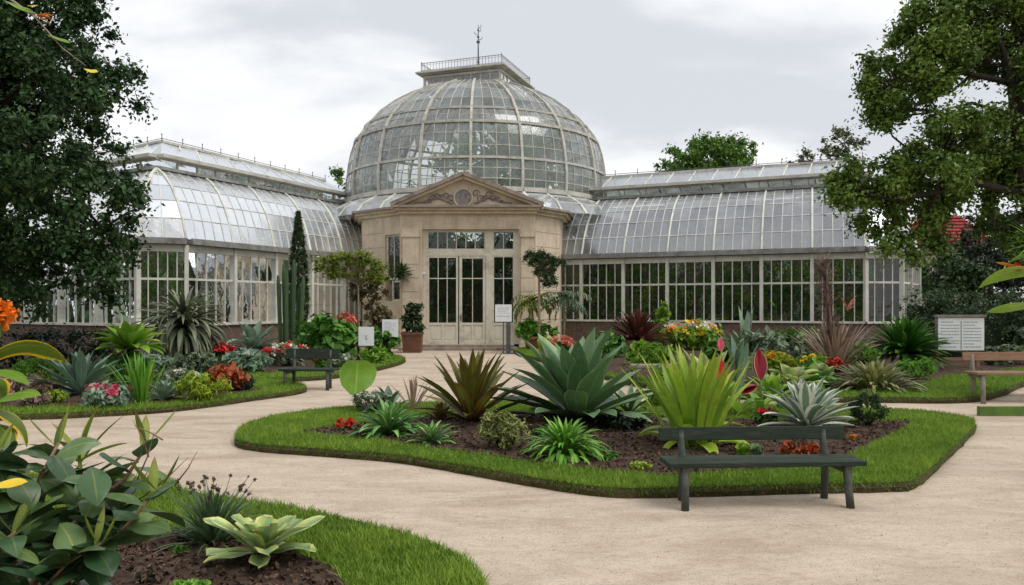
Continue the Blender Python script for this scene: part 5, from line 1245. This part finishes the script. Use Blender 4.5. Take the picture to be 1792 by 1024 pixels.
# big glossy shrub, lower left
def bigshrub():
    base = Vector((-2.15, 3.55, .09)); t = thing('rubber_shrub', base, 'large shrub with thick glossy dark green leaves in the lower left corner', 'shrub'); random.seed(11)
    Yb = 3.5
    stems = [  # (px,py) way points; depth offset
        ([(30,1150),(90,980),(150,900),(240,840),(285,770)], 0, .016), ([(60,1150),(130,990),(200,930),(250,870)], .1, .014), ([(0,1150),(40,1000),(70,900),(95,830),(125,775)], .0, .015),
        ([(60,1180),(150,1000),(230,935),(305,850)], -.15, .012), ([(-40,1150),(-20,950),(10,850),(20,790)], .2, .014), ([(20,1180),(70,1060),(140,985),(200,950)], -.3, .012), ([(-80,1150),(-40,1020),(10,960),(50,930)], -.3, .012), ([(-60,1150),(-60,900),(-40,760)], .1, .014)]
    m = MB(); lv = MB(); nl = MB(); dk = MB()
    for pts, dy, r in stems:
        ws = [W(a-22, b, Yb+dy+.03*i)-base for i, (a, b) in enumerate(pts)]
        ws[0] = Vector((ws[0].x*.4, ws[0].y*.4, 0))
        m.tube(ws, [r*(1-.6*i/(len(ws)-1)) for i in range(len(ws))], 7)
        N_ = 22
        for k in range(N_):
            t_ = .28+.72*k/(N_-1); f = t_*(len(ws)-1); i = min(int(f), len(ws)-2); p = lerp(ws[i], ws[i+1], f-i)
            az = k*2.4+random.uniform(-.3, .3); tipk = k >= N_-3
            if tipk: nl.leaf(p, az, random.uniform(.9, 1.35), random.uniform(.14, .2), random.uniform(.03, .045), .1, 8, .18, 'broad', None, .3)
            else:
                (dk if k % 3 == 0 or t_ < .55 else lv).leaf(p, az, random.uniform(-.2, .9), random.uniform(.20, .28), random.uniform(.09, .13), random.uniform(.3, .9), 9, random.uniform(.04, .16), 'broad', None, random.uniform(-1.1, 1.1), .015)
    for k in range(95):
        px_, py_ = random.uniform(-80, 190), random.uniform(800, 1120); px_ = min(px_, 250-max(0, 860-py_)*1.2)
        q_ = W(px_, py_, Yb+random.uniform(-.1, .45))-base; az = random.uniform(PI, 2*PI) if random.random() < .6 else random.uniform(0, PI)
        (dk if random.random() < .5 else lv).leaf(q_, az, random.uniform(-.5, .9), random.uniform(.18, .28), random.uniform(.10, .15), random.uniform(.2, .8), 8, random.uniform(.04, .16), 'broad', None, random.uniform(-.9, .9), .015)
    m.build('stems', M['wood'], t, True); lv.build('leaves', LM['rubber'], t, True); nl.build('young_leaves', LM['newleaf'], t, True); dk.build('lower_leaves', LM['rubberdark'], t, True)
    # thin bare twigs at the tips
    tw = MB()
    for a, b in (((240,840),(270,755)), ((285,770),(235,745)), ((305,850),(345,790)), ((250,870),(330,800)), ((260,800),(232,735))): tw.tube([W(*a, Yb)-base, lerp(W(*a, Yb), W(*b, Yb), .5)-base+V(.01,0,0), W(*b, Yb)-base], [.004,.003,.001], 5)
    tw.build('twigs', M['wood'], t, True)
bigshrub()
# tall narrow-leaved young shoots (one plant)
p = W(140, 900, 4.0); b = V(p.x, 4.0, .09); t = thing('young_shoot', b, 'pointed yellow-green shoot rising above the glossy shrub', 'plant'); m = MB(); st_ = MB()
top = W(140, 800, 4.0)-b; st_.tube([(0,0,0), tuple(top*.5), tuple(top)], [.014,.012,.009], 7); st_.build('stem', M['greenplank'], t, True)
for az, e, L_, w_ in ((0, 1.35, .30, .045), (3.1, 1.1, .26, .05), (.3, 1.0, .32, .045), (3.4, .55, .26, .06), (0, .5, .26, .07), (1.2, 1.3, .25, .04), (4.5, .8, .22, .06), (5.2, .3, .22, .07), (2.0,.3,.2,.07)): m.leaf(top-V(0,0,random.uniform(0,.06)), az, e, L_, w_, .25, 9, .2, 'broad')
m.build('leaves', LM['newleaf'], t, True)
# yellow-edged plant and orange flowers at the left edge
b = W(-30, 900, 5.2); b.z = .09; t = thing('yellow_edged_plant', b, 'plant with broad green leaves edged in yellow and orange flowers at the left edge', 'plant')
m = MB(); s = 5.2/F; m.tube([(0,0,0),(-.02,0,.8),(0,0,1.35)], [.03,.025,.015], 7); m.tube([(0,0,.8),(.08,0,1.3),(.14,0,1.68)], [.014,.01,.008], 6); m.build('stem', M['greenplank'], t, True)
m = MB()
for z, az, e, L_, w_ in ((1.28, .05, .72, .62, .26), (1.0, .3, -.1, .42, .18), (1.15, 3.4, .6, .4, .2), (1.2, -.6, .15, .36, .16), (.9, -.3, .1, .34, .18)): m.leaf((0,0,z), az, e, L_, w_, 1.3, 12, .12, 'broad', .5, -.9 if az == .05 else .2, .03)
m.build('leaves', LM['yellowedge'], t, True)
q = [(W(px_, py_, 5.2)-b) for px_, py_ in ((2,540),(14,548),(-12,545),(6,556),(-25,556))]
cloud_obj('flowers', [(*a, .055) for a in q], 700, .045, LM['orange'], t, up=.3, asp=.8)
m = MB(); 
for k in range(9): m.leaf(W(4, 700, 5.2)-b, k*.7, random.uniform(.2, 1.2), .10, .05, .4, 5, .1, 'broad')
m.build('red_flower', LM['red'], t, True)
m = MB(); m.leaf(W(-20, 712, 5.0)-b, .1, .7, .34, .16, .9, 10, .1, 'broad', .5, .6); m.leaf(W(-30, 650, 5.0)-b, .2, .2, .3, .13, 1.0, 10, .1, 'broad', .5, .5); m.build('green_leaves', LM['heliconia'], t, True)
# yellow leaves cluster low left
b2 = W(-15, 900, 3.2); b2.z = .09; t = thing('yellow_leaf_plant', b2, 'broad bright yellow leaf low at the left edge beside the glossy shrub', 'plant')
m = MB(); top = W(-25, 850, 3.2)-b2; m.tube([(0,0,0), tuple(top)], .012, 6); m.build('stem', M['greenplank'], t)
m = MB(); m.leaf(top, 0, .2, .17, .06, .2, 8, .1, 'broad', .6, .9); m.build('leaf', LM['yellow'], t, True)
# flowering spray hanging at the top left of the picture (a vine on the dark tree)
b3 = W(60, 10, 9.0); t = thing('flowering_spray', b3, 'orange flowers and a yellow leaf hanging before the top of the dark tree', 'flower spray'); m = MB()
m.tube([W(-80,-80,9.6)-b3, W(20,0,9.1)-b3, W(60,28,9.0)-b3, W(110,85,9.0)-b3, W(150,115,9.0)-b3], [.02,.015,.01,.007,.004], 6); m.build('stem', M['palebark'], t, True)
m = MB(); s = 9/F
for k in range(5): m.leaf(W(64, 28, 9)-b3, -.2+k*.2, random.uniform(-.6, .5), 26*s, 12*s, .3, 6, .1, 'broad')
m.build('orange_petals', LM['orange'], t, True)
m = MB(); m.leaf(W(48, 10, 9)-b3, .2, .2, 18*s, 12*s, .2, 6, .1, 'broad', .5, .5); m.leaf(W(146,120,9)-b3, 0, -.1, 26*s, 17*s, .3, 6, .1, 'broad', .5, 1.0); m.build('yellow_petals', LM['yellow'], t, True)
m = MB(); m.leaf(W(5, 0, 9)-b3, 0, -.3, 60*s, 22*s, .2, 7, .1, 'broad', .5, .8); m.leaf(W(80, 60, 9)-b3, 0, -.2, 46*s, 18*s, .3, 7, .1, 'broad', .5, .7); m.build('leaves', LM['heliconia'], t, True)

# heliconia at the right edge
b4 = W(1850, 900, 8.2); b4.z = 0; t = thing('heliconia', b4, 'bird-of-paradise plant with large lime leaves and a red flower at the right edge', 'plant'); s = 8.2/F
m = MB(); m.tube([(0,0,0),(0,0,1.2),(-.02,0,W(0,470,8.2).z)], [.04,.035,.02], 8); m.tube([(0,0,1.4),(-.05,0,2.2),(0,0,W(0,400,8.2).z)], [.02,.018,.01], 7); m.build('stem', M['greenplank'], t, True)
m = MB()
for px_, py_, az, e, L_, w_, dr_, tw in ((1840,535,PI,.10,115,36,.35,.9),(1850,490,PI,.45,150,40,1.0,1.1),(1835,455,PI,.5,80,20,1.1,.8),(1850,560,PI,-.2,70,24,.5,.7)): m.leaf(W(px_, py_, 8.2)-b4, az, e, L_*s, w_*s, dr_, 12, .1, 'broad', random.random(), tw, .01)
m.build('leaves', LM['heliconia'], t, True)
m = MB()
for k in range(13): m.leaf(W(1815, 425, 8.2)-b4, PI+random.uniform(-.8, .8), -.3+k*.13, random.uniform(45, 65)*s, 6*s, .3, 6, .1, 'grass')
m.build('fan_leaves', LM['bright'], t, True)
m = MB(); m.leaf(W(1800, 470, 8.2)-b4, PI, .3, 60*s, 14*s, .2, 8, .25, 'broad', .5, .3); m.build('orange_bract', LM['orange'], t, True)
cloud_obj('red_flower', [(*(W(1780, 468, 8.2)-b4), 7*s)], 120, 7*s, LM['red'], t)
# small bed patch where it grows
m = MB(); m.prism(ccw([(b4.x+.35*math.cos(k*PI/8)+.6, b4.y+.6*math.sin(k*PI/8)+.2) for k in range(16)]), .0, .05); tag(m.build('side_bed_soil', M['soil']), kind='structure')

# ------------------------------------------------------------------ sky, sun, camera
w = bpy.data.worlds.new('World'); sc.world = w; w.use_nodes = True; nt = w.node_tree; nt.nodes.clear()
out = nt.nodes.new('ShaderNodeOutputWorld'); bg = nt.nodes.new('ShaderNodeBackground'); bg.inputs[1].default_value = .1
sky = nt.nodes.new('ShaderNodeTexSky'); sky.sky_type = 'NISHITA'; sky.sun_disc = False
SE, SA = R(58), R(118)       # sun elevation; compass direction the light comes from (0 = +Y, clockwise)
sky.sun_elevation = SE; sky.sun_rotation = SA; sky.air_density = 1.4; sky.dust_density = 3
tc = nt.nodes.new('ShaderNodeTexCoord'); sp = nt.nodes.new('ShaderNodeSeparateXYZ'); nt.links.new(tc.outputs['Generated'], sp.inputs[0])
zc = math_(nt, 'ADD', math_(nt, 'MAXIMUM', sp.outputs[2], 0), .22)
cb = nt.nodes.new('ShaderNodeCombineXYZ'); nt.links.new(math_(nt, 'DIVIDE', sp.outputs[0], zc), cb.inputs[0]); nt.links.new(math_(nt, 'DIVIDE', sp.outputs[1], zc), cb.inputs[1])
mp = nt.nodes.new('ShaderNodeMapping'); mp.inputs['Location'].default_value = (3.1, 1.7, 0); mp.inputs['Scale'].default_value = (-.75, 1.15, 1); nt.links.new(cb.outputs[0], mp.inputs[0])
n1 = noise(nt, 1.15, 6, .52, mp.outputs[0], .35)
c = mixc(nt, smooth(nt, n1, .43, .60), (7.7, 7.75, 7.85), (5.3, 5.5, 5.85))
low = smooth(nt, sp.outputs[2], .22, .02)
c = mixc(nt, math_(nt, 'MULTIPLY', low, .75), c, (7.6, 7.65, 7.85))
c = mixc(nt, .94, sky.outputs[0], c)
nt.links.new(c, bg.inputs[0]); nt.links.new(bg.outputs[0], out.inputs[0])
sl = bpy.data.lights.new('sun', 'SUN'); sl.energy = 1.5; sl.angle = R(34); sl.color = (1, .965, .91); so = bpy.data.objects.new('sun', sl); COL.objects.link(so)
dirv = V(math.sin(SA)*math.cos(SE), math.cos(SA)*math.cos(SE), math.sin(SE)); so.rotation_euler = dirv.to_track_quat('Z', 'Y').to_euler(); so.location = (0, 0, 30)
cam = bpy.data.cameras.new('camera'); co = bpy.data.objects.new('camera', cam); COL.objects.link(co)
co.location = (0, 0, CH); co.rotation_euler = (R(90), 0, 0); cam.sensor_width = 36; cam.lens = F/1792*36; cam.shift_y = (HY-512)/1792; cam.clip_end = 3000; cam.clip_start = .05
sc.camera = co
sc.view_settings.view_transform = 'Standard'; sc.view_settings.look = 'None'; sc.view_settings.exposure = .46; sc.view_settings.gamma = 1
sc.render.engine = 'CYCLES'; sc.cycles.transparent_max_bounces = 24; sc.cycles.max_bounces = 8
